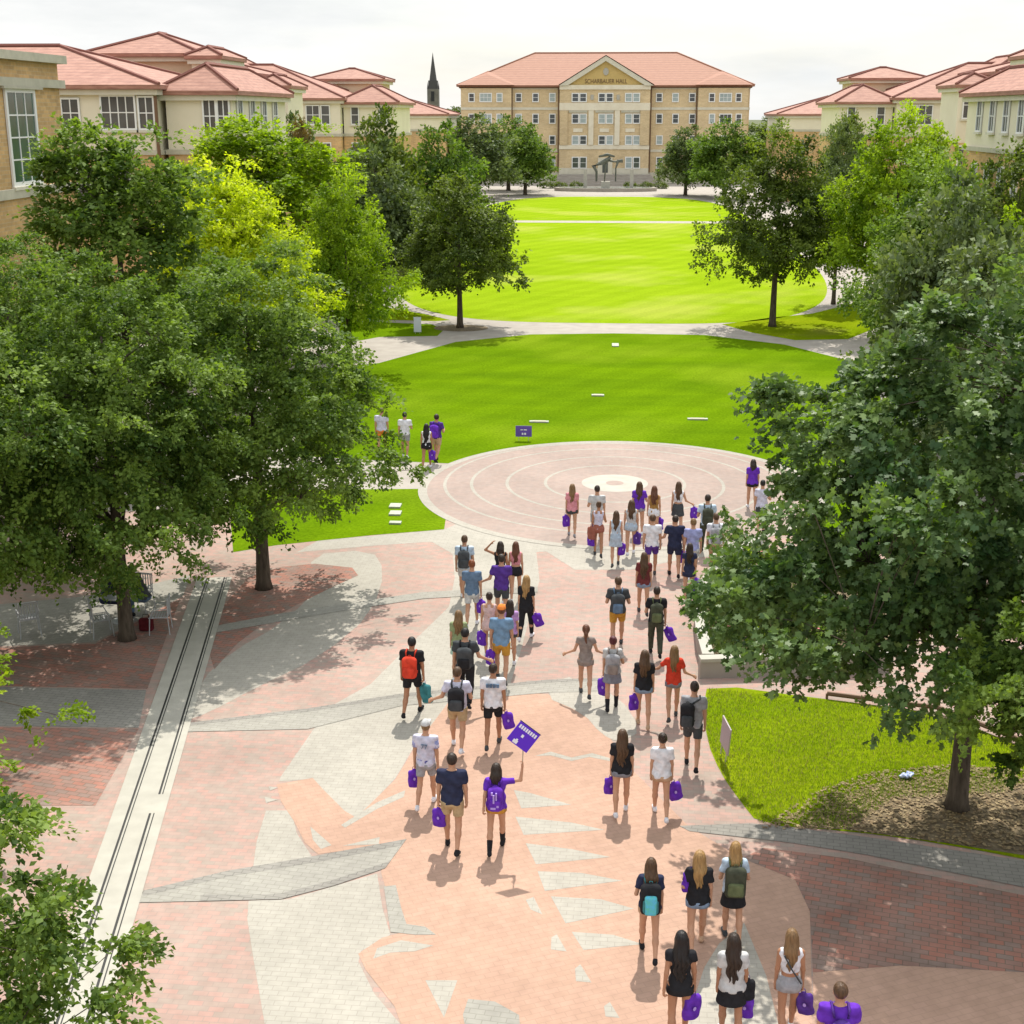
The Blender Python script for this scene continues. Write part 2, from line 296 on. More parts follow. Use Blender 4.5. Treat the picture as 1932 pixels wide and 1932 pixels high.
# grey bands with darker edges
s1('paving_band', [(170,1440),(500,1362),(830,1306),(1170,1243),(1090,1352),(900,1415),(700,1467),(400,1475),(170,1480)], 5, M_lgrey)
s1('paving_band', [(170,1440),(500,1362),(830,1306),(1170,1243),(1152,1267),(830,1330),(500,1384),(190,1455)], 6, M_grey)
s1('paving_band', [(400,1452),(560,1452),(700,1447),(900,1395),(1110,1325),(1090,1352),(900,1417),(700,1468),(400,1475)], 6, M_grey)
s1('paving_band', [(330,812),(800,755),(1150,700),(1690,648),(1930,640),(1930,690),(1690,696),(1150,745),(800,832),(350,842)], 5, M_lgrey)
s1('paving_band', [(330,812),(800,755),(1150,700),(1690,648),(1930,640),(1930,650),(1690,658),(1150,712),(800,768),(336,822)], 6, M_grey)
s1('paving_band', [(440,450),(700,400),(900,370),(1230,320),(1660,300),(1660,320),(1230,345),(900,395),(700,430),(440,475)], 6, M_lgrey)
s2('paving_band', [(765,1082),(1000,1073),(1150,1088),(1400,1120),(1932,1200),(2300,1262),(2300,1370),(1932,1290),(1400,1180),(1150,1140),(960,1118),(800,1100)], 5, M_grey)
usheet('painted_shade_walk', [(1528,1720),(1500,1660),(1400,1620),(1440,1600),(1600,1620),(1932,1690),(2080,1730),(2080,1850),(1932,1835),(1700,1822),(1534,1835)], 3, M_brick2)  # walk sheets in the darkened brick, standing in for shade under trees
usheet('painted_shade_walk', [(-200,1370),(262,1375),(225,1440),(180,1520),(-200,1520)], 2, M_brick2)
usheet('painted_shade_walk', [(-200,1230),(180,1215),(340,1130),(278,1300),(-200,1290)], 2, M_brick2)
usheet('painted_shade_walk', [(436,1100),(560,1060),(700,1075),(600,1120),(470,1190),(380,1290)], 2, M_brick2, 1)
usheet('cream_paving', [(-200,1160),(210,1120),(360,1085),(345,1125),(180,1212),(-200,1228)], 2, M_lgrey)
usheet('paving_band', [(-200,1292),(276,1302),(262,1373),(-200,1368)], 3, M_grey)
# drainage strip: pale stone band with two pairs of slots
def strip(u0, u1, w0, w1, lvl, mat, name, par=None):
    a, b = G(*u0), G(*u1); d = (b-a).normalized(); n_ = Vector((-d.y, d.x, 0))
    q = [a+n_*w0, b+n_*w0, b+n_*w1, a+n_*w1]; return sheet(name, q, lvl, mat)
A0, A1 = (391,1091), (86,1995)
strip(A0, A1, -.27, .66, 7, M_stone, 'drain_strip')
strip(A0, A1, -.02, .02, 8, M_dark, 'drain_slot'); strip(A0, A1, .05, .07, 8, M_dark, 'drain_slot')
def along(t): a, b = G(*A0), G(*A1); d = (b-a).normalized(); return a+d*t
def slot(t0, t1, w0, w1):
    a, b = along(t0), along(t1); d = (b-a).normalized(); n_ = Vector((-d.y, d.x, 0)); sheet('drain_slot', [a+n_*w0, b+n_*w0, b+n_*w1, a+n_*w1], 8, M_dark)
slot(0, 12.2, .44, .48); slot(0, 12.2, .51, .53); slot(12.9, 22, .38, .42); slot(12.9, 22, .46, .48)
# right hand lawn with bare ground under the oak
usheet('lawn', [(1335,1290),(1328,1330),(1334,1400),(1360,1460),(1395,1510),(1432,1556),(1600,1568),(1780,1592),(2080,1650),(2200,1500),(2000,1440),(1770,1345),(1560,1320)], 3, M_grass2, 1)
# ---------------------------------------------------------------- trees
M_bark = mat_noise('bark', (.055,.042,.03), (.12,.095,.07), 14., .95, 6, .8, stretch=(1, 1, .25))
LEAF = {
 'elm': mat_leaf('elm_leaf', (.05,.10,.016), (.205,.295,.055), .36),
 'oak': mat_leaf('oak_leaf', (.038,.088,.024), (.165,.245,.075), .32, .5, .32),
 'live': mat_leaf('live_oak_leaf', (.075,.11,.045), (.20,.25,.10), .3),
 'lime': mat_leaf('yellow_green_leaf', (.27,.35,.010), (.54,.60,.03), .5),
 'green': mat_leaf('bright_green_leaf', (.11,.19,.010), (.30,.40,.02), .45),
 'dark': mat_leaf('dark_leaf', (.045,.075,.014), (.165,.215,.035), .36),
 'rust': mat_leaf('rust_leaf', (.12,.07,.03), (.20,.15,.05), .3),
}
def leaf_shape(kind):
    """unit leaf (length 1 along y) as k-gon points (x, y, z)"""
    if kind == 'lobed':
        return np.array([(0,0,0),(.18,.22,.05),(.50,.30,.02),(.22,.5,.06),(.42,.78,.0),(.08,.8,.04),(0,1.05,-.05),(-.42,.76,.0),(-.22,.48,.06),(-.5,.32,.02)])
    if kind == 'slim': return np.array([(0,0,0),(.22,.4,.07),(0,1,-.04),(-.22,.4,.07)])
    return np.array([(0,0,0),(.36,.45,.09),(0,1,-.05),(-.36,.45,.09)])
def make_crown(name, seed, lobes, nclump, nleaf, lsize, clump=.45, kind='oval', droop=.3, flat=.6, shell=.5, mat='elm'):
    """lobes: list of (cx,cy,cz,rx,ry,rz,weight) in metres; returns crown mesh and clump centres"""
    rg = np.random.default_rng(seed); cs = []
    wts = np.array([l[6] for l in lobes], float); wts /= wts.sum()
    for li, l in enumerate(lobes):
        n = int(round(nclump*wts[li])); d = rg.normal(size=(n, 3)); d /= np.linalg.norm(d, axis=1)[:, None]
        rr = shell+(1-shell)*rg.random(n)**.6
        # lumpy outline
        ph = rg.random(6)*6.28
        lump = 1+.14*np.sin(3*np.arctan2(d[:, 1], d[:, 0])+ph[0]+2*d[:, 2])+.11*np.sin(5*d[:, 2]*1.4+ph[1]+4*d[:, 0])+.08*np.sin(7*d[:, 1]+ph[2]+5*d[:, 2])
        cs.append(np.array(l[:3])+d*rr[:, None]*lump[:, None]*np.array(l[3:6]))
    cs = np.concatenate(cs); n = len(cs)
    ctr = np.array([l[:3] for l in lobes]).mean(0)
    sz = clump*(.55+.9*rg.random(n))
    # leaves: several twigs per clump
    ntw = 7; tw = rg.normal(size=(n, ntw, 3)); tw /= np.linalg.norm(tw, axis=2)[..., None]
    out = cs-ctr; out /= np.linalg.norm(out, axis=1)[:, None]+1e-6
    tw = tw+out[:, None, :]*.7; tw[..., 2] = tw[..., 2]*flat; tw /= np.linalg.norm(tw, axis=2)[..., None]
    k = max(1, nleaf//ntw); t = rg.random((n, ntw, k))**.75
    p = cs[:, None, None, :]+tw[:, :, None, :]*(t*sz[:, None, None]*1.25)[..., None]
    p[..., 2] -= droop*(t**2)*sz[:, None, None]
    p = p+rg.normal(size=p.shape)*(sz[:, None, None, None]*.13)
    tone_c = np.clip(.5+.27*rg.normal(size=n), 0, 1)
    tone = np.clip(np.repeat(tone_c, ntw*k)+.14*rg.normal(size=n*ntw*k), 0, 1)
    P = p.reshape(-1, 3); m = len(P)
    # orientation: leaf direction along twig + noise, normal mostly up/out
    dirv = (np.repeat(tw.reshape(-1, 3), k, 0)+rg.normal(size=(m, 3))*.55); dirv[:, 2] -= droop*.5
    dirv /= np.linalg.norm(dirv, axis=1)[:, None]
    nv = rg.normal(size=(m, 3))*.55; nv[:, 2] += .8; nv += np.repeat(out, ntw*k, 0)*.4
    sx = np.cross(dirv, nv); sx /= np.linalg.norm(sx, axis=1)[:, None]+1e-6; nn = np.cross(sx, dirv)
    ls = lsize*(.65+.7*rg.random(m)); S = leaf_shape(kind); q = len(S)
    V = P[:, None, :]+(S[None, :, 0, None]*sx[:, None, :]+S[None, :, 1, None]*dirv[:, None, :]+S[None, :, 2, None]*nn[:, None, :])*ls[:, None, None]
    me = mesh_np(name, V.reshape(-1, 3), np.arange(m*q).reshape(m, q), smooth=False)
    at = me.attributes.new('tone', 'FLOAT', 'FACE'); at.data.foreach_set('value', tone.astype(np.float32))
    me.materials.append(LEAF[mat]); return me, cs
def make_trunk(name, seed, h0, r0, cs, top, nlimb=9, lean=(0, 0)):
    """trunk from the ground to `top`, limbs to groups of clumps, twigs to clumps"""
    rg = random.Random(seed); m = MB()
    tr = []
    for i in range(8):
        t = i/7; tr.append(Vector((lean[0]*t+.05*math.sin(3*t+seed)*t, lean[1]*t+.05*math.cos(4*t+seed)*t, top*t)))
    rad = [r0*1.35]+[r0*(1-.86*(i/7)**1.1) for i in range(1, 8)]
    tr.insert(1, Vector((0, 0, .25))); rad.insert(1, r0*1.05)
    m.tube(tr, rad, 9)
    cs = [Vector(c) for c in cs]; rg.shuffle(cs); seeds = cs[:nlimb]
    limbs = []
    for s_ in seeds:
        b = max(h0, min(top*.85, s_.z-.35*math.hypot(s_.x, s_.y)-rg.random()*.6)); t = b/top
        base = Vector((lean[0]*t, lean[1]*t, b)); e = base+(s_-base)*.8
        mid = base*.5+e*.5+Vector((0, 0, .18*(e-base).length*.5)); q1 = base*.75+mid*.25; r_ = r0*.42*(1-.5*t)
        m.tube([base, (base+mid)/2+Vector((0,0,-.03)), mid, e], [r_, r_*.8, r_*.6, r_*.28], 6); limbs += [(mid, r_*.5), (e, r_*.3), ((mid+e)/2, r_*.42)]
    for c in cs[nlimb:nlimb+110]:
        q, r_ = min(limbs, key=lambda a: (a[0]-c).length+.5*max(0, a[0].z-c.z))
        mid = (q+c)/2+Vector((rg.uniform(-.1, .1), rg.uniform(-.1, .1), .08*(c-q).length)); m.tube([q, mid, c], [r_*.6, r_*.4, .008], 4, False)
    me = bpy.data.meshes.new(name); me.from_pydata(m.v, [], m.f); me.update(); me.polygons.foreach_set('use_smooth', [True]*len(me.polygons))
    me.materials.append(M_bark); return me
def egg(rx, h0, h1, drop=.12):
    """lobes for a broad-based crown tapering to several uneven tops"""
    hc = (h0+h1)/2; rz = (h1-h0)/2
    return [(0,0,hc-.15*rz,rx*.74,rx*.74,rz*.80,4.2),(0,0,hc-.52*rz,rx,rx,rz*.42,3.4),(rx*.06,0,hc+.52*rz,rx*.42,rx*.42,rz*.48,1.5),
            (-rx*.42,-rx*.2,hc+.15*rz,rx*.40,rx*.42,rz*.46,1.3),(rx*.46,rx*.1,hc+.02*rz,rx*.42,rx*.42,rz*.44,1.3),(rx*.1,-rx*.5,hc-.1*rz,rx*.4,rx*.38,rz*.4,1.1)]
PROTO = {}
def proto(key, seed, rx, h0, h1, r0, mat, nclump, nleaf, lsize, clump, kind='oval', lobes=None, **kw):
    me, cs = make_crown('crown_mesh', seed, lobes or egg(rx, h0, h1), nclump, nleaf, lsize, clump, kind, mat=mat, **kw)
    tk = make_trunk('trunk_mesh', seed, h0*1.05, r0, cs, h0+(h1-h0)*.75)
    PROTO[key] = (me, tk, rx, h1)
def tree(key, loc, label, h=None, rx=None, rz=0., cat='tree', group='campus trees', mat=None, name='shade_tree'):
    me, tk, prx, ph = PROTO[key]; sz = (h or ph)/ph; sx = (rx or prx)/prx
    e = empty(name, (loc[0], loc[1], 0), label, cat, group, rz); e.scale = (sx, sx, sz)
    a = bpy.data.objects.new('trunk', tk); C.objects.link(a); a.parent = e
    b = bpy.data.objects.new('crown', me); C.objects.link(b); b.parent = e
    if mat: b.material_slots[0].link = 'OBJECT'; b.material_slots[0].material = LEAF[mat]
    return e
# near trees, each its own growth
proto('elm_a', 3, 3.2, 1.6, 9.0, .17, 'elm', 400, 182, .095, .40, droop=.55, flat=.55)
proto('elm_b', 8, 3.5, 1.9, 8.9, .17, 'elm', 430, 175, .095, .40, droop=.5, flat=.5)
proto('oak_near', 5, 4.7, 3.0, 9.4, .18, 'oak', 430, 182, .12, .47, kind='lobed', droop=.3, flat=.6, shell=.42,
      lobes=[(.2,0,6.0,3.6,3.5,2.3,4.6),(-2.4,-.3,4.35,2.5,2.6,1.05,2.2),(0,-.6,4.1,3.6,3.2,.95,2.2),(.4,0,8.0,2.3,2.2,1.4,1.9),(-2.2,.2,6.9,1.7,1.8,1.2,1.3),(2.2,.3,5.6,2.7,2.8,1.9,2.2),(1.7,.2,7.6,1.6,1.6,1.1,1.0)])
proto('mid_a', 11, 3.5, 2.0, 8.5, .17, 'dark', 340, 105, .15, .50, droop=.25)
proto('mid_b', 12, 4.0, 2.6, 11.2, .2, 'green', 360, 105, .17, .56, droop=.2)
proto('mid_c', 13, 3.0, 3.0, 12.0, .2, 'elm', 360, 105, .17, .52, droop=.3, lobes=[(0,0,7,2.7,2.7,4.2,5),(-.8,0,9.5,1.3,1.3,2.3,1.6),(1.0,.3,9.2,1.4,1.4,1.9,1.6),(.2,0,5,3.0,3.0,1.9,2.5)])
proto('far_a', 21, 5.0, 2.0, 11.5, .3, 'live', 420, 42, .34, .75, droop=.1)
# ---------------------------------------------------------------- tree placement (positions on the ground)
T = lambda px, py: G(px, py)
# left side, near to far
tree('elm_b', (-7.8, 11.4), 'nearest elm, its leafy crown filling the lower left corner', 7.4, 3.05, 1.3, name='elm_tree')
tree('elm_b', (-12.1, 19.6), 'elm with only a leafy sprig reaching in at the left edge', 7.0, 3.0, 4.4, mat='green', name='elm_tree')
tree('elm_a', T(240,1206), 'small-leaved elm over the white cafe table left of the drain strip', 9.1, 3.3, 0, name='elm_tree')
tree('elm_b', T(498,1110), 'elm with slim dark trunk standing right of the drain strip', 9.0, 3.8, .6, name='elm_tree')
tree('elm_b', (-14.4, 26.6), 'elm added beyond the left edge to throw shade over the brick', 9.2, 3.9, 2.9, name='elm_tree')  # out-of-frame elm, added for the shade it casts on the paving
tree('elm_a', T(67,1070), 'elm with a black trunk in deep shade behind the cafe table tree', 8.9, 3.4, 2.2, name='elm_tree')
tree('mid_c', (-17.0, 47.5), 'tall pointed dark tree rising before the tan brick building on the left', 11.9, 3.4, 0)
tree('elm_a', (-18.0, 41.5), 'elm crowding the left edge below the brick building', 8.4, 3.6, 4.1, name='elm_tree')
tree('mid_b', (-15.2, 56), 'yellow-green glowing tree behind the left elms', 10.0, 3.8, 2.0, mat='lime')
tree('mid_c', (-16.4, 68), 'tall bright green tree right behind the yellow-green one', 12.0, 4.3, .5, mat='green')
tree('mid_b', (-20.5, 70), 'light green tree in front of the cream dormitory corner', 10.1, 2.6, 3.3, mat='lime')
tree('mid_b', (-11.8, 63), 'fresh green tree leaning towards the lawn below the grey-green oak', 9.4, 2.9, 4.0, mat='green')
tree('far_a', T(710,590), 'grey-green live oak left of the oval lawn', 10.2, 3.7, 1., name='live_oak')
tree('mid_a', T(868,618), 'round dark tree standing alone on the left edge of the oval lawn', 8.7, 3.75, 2.2)
tree('far_a', (-16.5, 103), 'dark tree with rusty leaves on its left below the round roof vent', 12.1, 3.8, 2., mat='dark')
tree('mid_a', (-22.5, 104), 'small rust-brown leafed tree beside the dormitory wall', 11.6, 1.9, 2., mat='rust')
tree('far_a', (-24.5, 112), 'grey-green crown low between the left dormitories', 11.6, 3.2, 5., name='live_oak')
tree('far_a', (-13.0, 112), 'leafy crown over the left shoulder of the live oak', 11.0, 3.9, .3, mat='elm')
# by the main hall
tree('far_a', (-18.6, 205), 'largest live oak left of the main hall', 11.6, 6.3, 0, mat='live', name='live_oak')
tree('far_a', (-11.8, 214), 'live oak nearest the hall entrance on its left', 10.2, 5.0, 1.7, mat='elm', name='live_oak')
tree('far_a', (-15.2, 226), 'live oak farthest back, touching the left wing of the hall', 11.4, 5.6, 3.0, mat='elm', name='live_oak')
tree('far_a', (12.8, 214), 'live oak nearest the hall entrance on its right', 10.0, 4.8, .7, mat='live', name='live_oak')
tree('far_a', (18.0, 206), 'larger live oak right of the main hall', 11.0, 5.8, 2.7, mat='elm', name='live_oak')
# right side
tree('oak_near', T(1805,1524), 'large glossy red oak on the right lawn by the curved brick walk', 9.4, 4.7, 0, name='oak_tree')
tree('oak_near', (8.3, 17.8), 'paler oak cut off by the right edge, low branches before the oak trunk', 6.9, 3.2, 2.6, mat='elm', name='oak_tree')
tree('mid_b', T(1457,616), 'broad dark tree with forked trunk on the right edge of the oval lawn', 11.3, 4.05, 0, mat='dark')
tree('mid_a', T(1572,574), 'slim grey-green tree behind the forked one', 11.6, 2.8, 1., mat='live')
tree('mid_b', (16.2, 77), 'tall bright green tree, highest on the right side', 12.2, 3.9, 3., mat='green')
tree('mid_b', (13.9, 59), 'dark green tree below the right dormitory bay windows', 10.3, 3.6, 1., mat='elm')
tree('mid_a', (18.2, 62), 'dark crown at the right edge below the cream dormitory', 10.8, 3.5, 4.)
tree('far_a', (11.4, 41.5), 'grey-green live oak spreading behind the red oak', 8.5, 2.9, 1.2, name='live_oak')
tree('far_a', (15.2, 45), 'grey-green live oak at the right edge behind the red oak', 9.4, 3.0, 3.9, name='live_oak')
tree('mid_a', (20.5, 88), 'shadowed green tree against the right dormitory', 11.3, 3.4, 2., mat='green')
tree('mid_a', (21.0, 120), 'brownish green tree by the low brick wing on the right', 12.0, 3.4, 2.)
tree('mid_b', (13.5, 33), 'tree of small green leaves filling the gap behind the red oak trunk', 7.0, 2.9, 2.4, mat='elm')
tree('far_a', (12.6, 50), 'grey-green live oak filling the gap right of the forked tree', 9.6, 3.0, 2.2, name='live_oak')
tree('mid_b', (17.0, 52), 'fresh green crown at the right edge under the dormitory bay', 9.9, 2.8, 5.2, mat='green')
# far line of trees on the horizon
rg_ = random.Random(4)
ORD = 'first second third fourth fifth sixth seventh eighth ninth tenth eleventh twelfth thirteenth fourteenth fifteenth sixteenth'.split()
for i in range(16):
    x = -95+i*12.5+rg_.uniform(-3, 3)
    tree('far_a', (x, 330+rg_.uniform(-15, 25)), 'distant dark tree on the skyline, '+ORD[i]+' of sixteen from the left', 12.5+rg_.uniform(-1, 2), 7.5+rg_.uniform(-1, 1.5), rg_.uniform(0, 6), group='skyline trees', mat='dark')
# ---------------------------------------------------------------- building materials
M_wbrick = mat_brick('tan_brick', ((.66,.43,.20), (.50,.33,.16)), .5, .16, (.55,.43,.28), .012, 0, True, .18)
M_wbrick2 = mat_brick('buff_brick', ((.68,.53,.32), (.60,.46,.27)), .6, .2, (.62,.52,.36), .012, 0, True, .15)
M_gable = mat_noise('gable_brick', (.50,.37,.14), (.58,.42,.17), .8, .85)
M_stucco = mat_noise('cream_stucco', (.70,.64,.49), (.76,.70,.55), .6, .85)
M_stucco_tan = mat_noise('tan_stucco', (.56,.43,.29), (.62,.49,.34), .6, .85)
M_trim = mat_noise('pale_trim', (.58,.55,.44), (.66,.62,.51), 1.5, .7)
M_cstone = mat_noise('cream_facade_stone', (.68,.61,.47), (.76,.70,.56), 1.2, .8)
M_wtrim = mat_plain('white_trim', (.78,.78,.76), .5)
M_gtrim = mat_noise('grey_stone_trim', (.42,.40,.31), (.52,.49,.39), 2., .8)
M_brown = mat_plain('brown_pipe', (.16,.09,.05), .5)
def mat_roof(name, c1, c2, rowh=.42):
    m, t, b = new_mat(name); lk = t.links.new; g = N(t, 'ShaderNodeNewGeometry')
    sx = N(t, 'ShaderNodeSeparateXYZ'); lk(g.outputs['Position'], sx.inputs[0])
    wv = N(t, 'ShaderNodeMath', operation='FRACT'); ml = N(t, 'ShaderNodeMath', operation='MULTIPLY'); ml.inputs[1].default_value = 1/rowh*2.2
    lk(sx.outputs[2], ml.inputs[0]); lk(ml.outputs[0], wv.inputs[0])
    n = N(t, 'ShaderNodeTexNoise'); n.inputs['Scale'].default_value = 1.3; n.inputs['Detail'].default_value = 7; n.inputs['Roughness'].default_value = .7; lk(g.outputs['Position'], n.inputs[0])
    mp_ = N(t, 'ShaderNodeMapping'); mp_.inputs['Scale'].default_value = (1, 1, 5); lk(g.outputs['Position'], mp_.inputs[0]); lk(mp_.outputs[0], n.inputs[0])
    r_ = ramp(t, c1, c2, .35, .65); lk(n.outputs[0], r_.inputs[0])
    r2 = ramp(t, (.6,.6,.6), (1,1,1), .0, .35); lk(wv.outputs[0], r2.inputs[0])
    mu = N(t, 'ShaderNodeMixRGB', blend_type='MULTIPLY'); mu.inputs[0].default_value = .8; lk(r_.outputs[0], mu.inputs[1]); lk(r2.outputs[0], mu.inputs[2])
    lk(mu.outputs[0], b.inputs['Base Color']); b.inputs['Roughness'].default_value = .75; return m
M_roof = mat_roof('rose_tile_roof', (.27,.115,.078), (.42,.21,.15))
M_roof2 = mat_roof('terracotta_roof', (.31,.135,.08), (.38,.18,.115), .9)
M_ridge = mat_plain('ridge_tile', (.22,.09,.07), .8)
def mat_glass(name, c, rough=.12):
    return mat_noise(name, tuple(k*.6 for k in c), c, .9, rough, 3, 0, .6)
M_glass = mat_glass('window_glass', (.09,.10,.11)); M_gglass = mat_glass('green_reflection_glass', (.06,.13,.09)); M_blind = mat_noise('window_blind', (.30,.36,.36), (.40,.46,.45), 1.5, .4)  # the green pane colour is a painted reflection
# ---------------------------------------------------------------- window builders
def window(par, o, u, n_, wd, ht, sill=True, div=(1, 1), frame=M_wtrim, glass=None, rg=None, fw=.1):
    """window on a wall: o = lower left corner (world), u = unit vector along the wall, n_ = outward normal"""
    up_ = Vector((0, 0, 1)); f = MB(); o = Vector(o)
    def slab(m, a0, a1, z0, z1, d0, d1):
        p = lambda a, z, d: o+u*a+up_*z+n_*d
        m.add([p(a0,z0,d0),p(a1,z0,d0),p(a1,z1,d0),p(a0,z1,d0),p(a0,z0,d1),p(a1,z0,d1),p(a1,z1,d1),p(a0,z1,d1)],
              [(4,5,6,7),(0,4,7,3),(1,2,6,5),(3,7,6,2),(0,1,5,4)])
    slab(f, -fw, 0, -fw, ht+fw, 0, .09); slab(f, wd, wd+fw, -fw, ht+fw, 0, .09); slab(f, 0, wd, ht, ht+fw, 0, .09); slab(f, 0, wd, -fw, 0, 0, .09)
    for i in range(1, div[0]): slab(f, wd*i/div[0]-.03, wd*i/div[0]+.03, 0, ht, 0, .06)
    for i in range(1, div[1]): slab(f, 0, wd, ht*i/div[1]-.03, ht*i/div[1]+.03, 0, .065)
    w_ = f.build('window', frame, par)
    if sill: s_ = MB(); slab(s_, -fw-.1, wd+fw+.1, -fw-.14, -fw-.004, 0, .18); s_.build('sill', M_trim, w_)
    g_ = MB(); 
    g_.add([o+n_*.03, o+u*wd+n_*.03, o+u*wd+up_*ht+n_*.03, o+up_*ht+n_*.03], [(0,1,2,3)])
    g_.build('pane', glass or M_glass, w_)
    return w_
XP, YM = Vector((1, 0, 0)), Vector((0, -1, 0))
def wall_block(par, x0, x1, y0, y1, bands, name='wall'):
    """bands: list of (z0, z1, material, name, outset)"""
    for z0, z1, mt, nm, o in bands:
        MB().box(x0-o, y0-o, z0, x1+o, y1+o, z1).build(nm, mt, par)
def roof_ridges(x0, y0, x1, y1, z, rise, par, o=.5):
    x0 -= o; y0 -= o; x1 += o; y1 += o; w_, d_ = x1-x0, y1-y0; h = min(w_, d_)/2; m = MB(); e = .06
    if w_ >= d_: a, b = (x0+h, (y0+y1)/2, z+rise+e), (x1-h, (y0+y1)/2, z+rise+e); prs = [((x0,y0),a),((x0,y1),a),((x1,y0),b),((x1,y1),b)]
    else: a, b = ((x0+x1)/2, y0+h, z+rise+e), ((x0+x1)/2, y1-h, z+rise+e); prs = [((x0,y0),a),((x1,y0),a),((x0,y1),b),((x1,y1),b)]
    for c, t in prs: m.tube([(c[0], c[1], z+e), t], .10, 5)
    if (Vector(a)-Vector(b)).length > .3: m.tube([a, b], .13, 5)
    return m
def hip_block(par, x0, x1, y0, y1, eave, rise, bands, o=.6, mat=None):
    wall_block(par, x0, x1, y0, y1, bands)
    MB().box(x0-o*.6, y0-o*.6, eave-.55, x1+o*.6, y1+o*.6, eave-.26).build('cornice', M_trim, par)
    rf = MB().hip(x0, y0, x1, y1, eave, rise, o).build('roof', mat or M_roof, par)
    roof_ridges(x0, y0, x1, y1, eave, rise, par, o).build('ridge', M_ridge, rf)
# ---------------------------------------------------------------- the dormitory rows (mirrored about the campus axis)
MX = 1.2
def dorm(s, label, extra):
    e = empty('dormitory', (MX+s*30, 120, 0), label, 'building', 'dormitories lining the campus green', world=True)
    kids_from = len(bpy.data.objects)
    def X(x): return MX+s*(x-MX) if s > 0 else x           # x given for the left row (negative)
    def mx(x): return x if s < 0 else 2*MX-x
    def blk(x0, x1, y0, y1, eave, rise, bands, o=.6):
        a, b = sorted((mx(x0), mx(x1))); hip_block(e, a, b, y0, y1, eave, rise, bands, o)
    def std(top, brick=9.7): return [(0, brick, M_wbrick, 'brick_wall', 0), (brick, brick+.28, M_gtrim, 'string_course', .12), (brick+.28, top, M_stucco, 'upper_wall', -.03)]
    def win(x, y, z, wd, ht, div=(1, 2), side=False, glass=None):
        if side: window(e, (mx(x), y if s < 0 else y, z), Vector((0, 1, 0)), Vector((-s, 0, 0)), wd, ht, True, div, glass=glass)
        else:
            x0 = mx(x) if s < 0 else mx(x)-wd
            window(e, (x0, y, z), XP, YM, wd, ht, True, div, glass=glass)
    # block A, nearest
    blk(-58, -25.9, 80, 97, 13.6, 2.5, std(13.3)); blk(-60, -38, 84, 104, 13.7, 4.2, std(13.3))
    blk(-25.6, -21.6, 81.2, 95, 13.3, 1.5, std(13.0), .5)
    win(-31.3, 80, 11.3, .95, 1.5, (2, 2)); win(-28.95, 80, 11.2, 1.9, 1.75, (4, 2), glass=None); win(-26.75, 80, 11.2, .8, 1.7, (2, 2))
    win(-23.3, 81.2, 11.0, .65, 1.75, (2, 2)); win(-22.45, 81.2, 11.0, .6, 1.75, (2, 2)); win(-30.7, 80, 7.2, .95, 1.7, (2, 2)); win(-28.6, 80, 7.2, .95, 1.7, (2, 2)); win(-24.3, 81.2, 7.2, .9, 1.7, (2, 2))
    for k in range(4): win(-21.6, 82.2+k*3, 11.0, 1.0, 1.75, (2, 2), True); win(-21.6, 82.2+k*3, 7.2, 1.0, 1.7, (2, 2), True)
    MB().box(mx(-25.75)-.08, 79.85, 0, mx(-25.75)+.08, 80.0, 13.0).build('downpipe', M_brown, e)
    # tower behind A
    blk(-36.0, -28.9, 99, 108, 16.1, 1.5, [(0, 15.8, M_stucco_tan, 'tower_wall', 0)], .7)
    blk(-28.8, -26.9, 98.0, 104, 15.9, .6, [(0, 15.6, M_stucco, 'tower_wall', 0)], .4)
    win(-28.1, 98.0, 13.3, .55, 1.9, (1, 2)); win(-27.5, 98.0, 13.3, .35, 1.9, (1, 2))
    # block B
    blk(-40, -29.6, 117, 128, 15.3, 1.5, [(0, 9.7, M_wbrick, 'brick_wall', 0), (9.7, 15.0, M_stucco_tan, 'upper_wall', -.03)])
    blk(-29.5, -26.6, 118, 124, 14.3, .9, [(0, 9.7, M_wbrick, 'brick_wall', 0), (9.7, 14.0, M_stucco, 'upper_wall', -.03)], .4)
    win(-28.6, 118, 11.7, .6, 2.0, (1, 2)); win(-27.7, 118, 11.7, .6, 2.0, (1, 2)); win(-29.1, 118, 7.6, .8, 1.8, (1, 2)); win(-27.8, 118, 7.6, .8, 1.8, (1, 2))
    # block C with the round roof vent
    blk(-58, -27.6, 147, 165, 13.6, 3.6, std(13.3)); blk(-27.5, -22.0, 148, 160, 13.2, 1.7, std(12.9))
    blk(-44, -37, 149, 163, 15.6, 2.3, std(15.3)); blk(-33.6, -25.8, 163, 170, 15.9, 1.2, [(0, 15.6, M_stucco_tan, 'tower_wall', 0)], .6)
    rf = MB(); cx = mx(-35.5); n = 12
    pts = [(cx-1.3, 149.6, 14.5)]+[(cx+1.3*math.cos(math.pi-math.pi*k/n), 149.6, 14.9+1.15*math.sin(math.pi*k/n)) for k in range(n+1)]+[(cx+1.3, 149.6, 14.5)]
    m_ = len(pts); rf.add(pts+[(p[0], 152.5, p[2]) for p in pts], [tuple(range(m_)), tuple(range(2*m_-1, m_-1, -1))]+[(i, m_+i, m_+(i+1) % m_, (i+1) % m_) for i in range(m_)])
    dm = rf.build('dormer', M_wtrim, e)
    lv = MB(); p2 = [(cx+(p[0]-cx)*.8, 149.55, 14.55+(p[2]-14.5)*.82) for p in pts]; lv.add(p2, [tuple(range(m_))]); lv.build('vent', M_dark, dm)
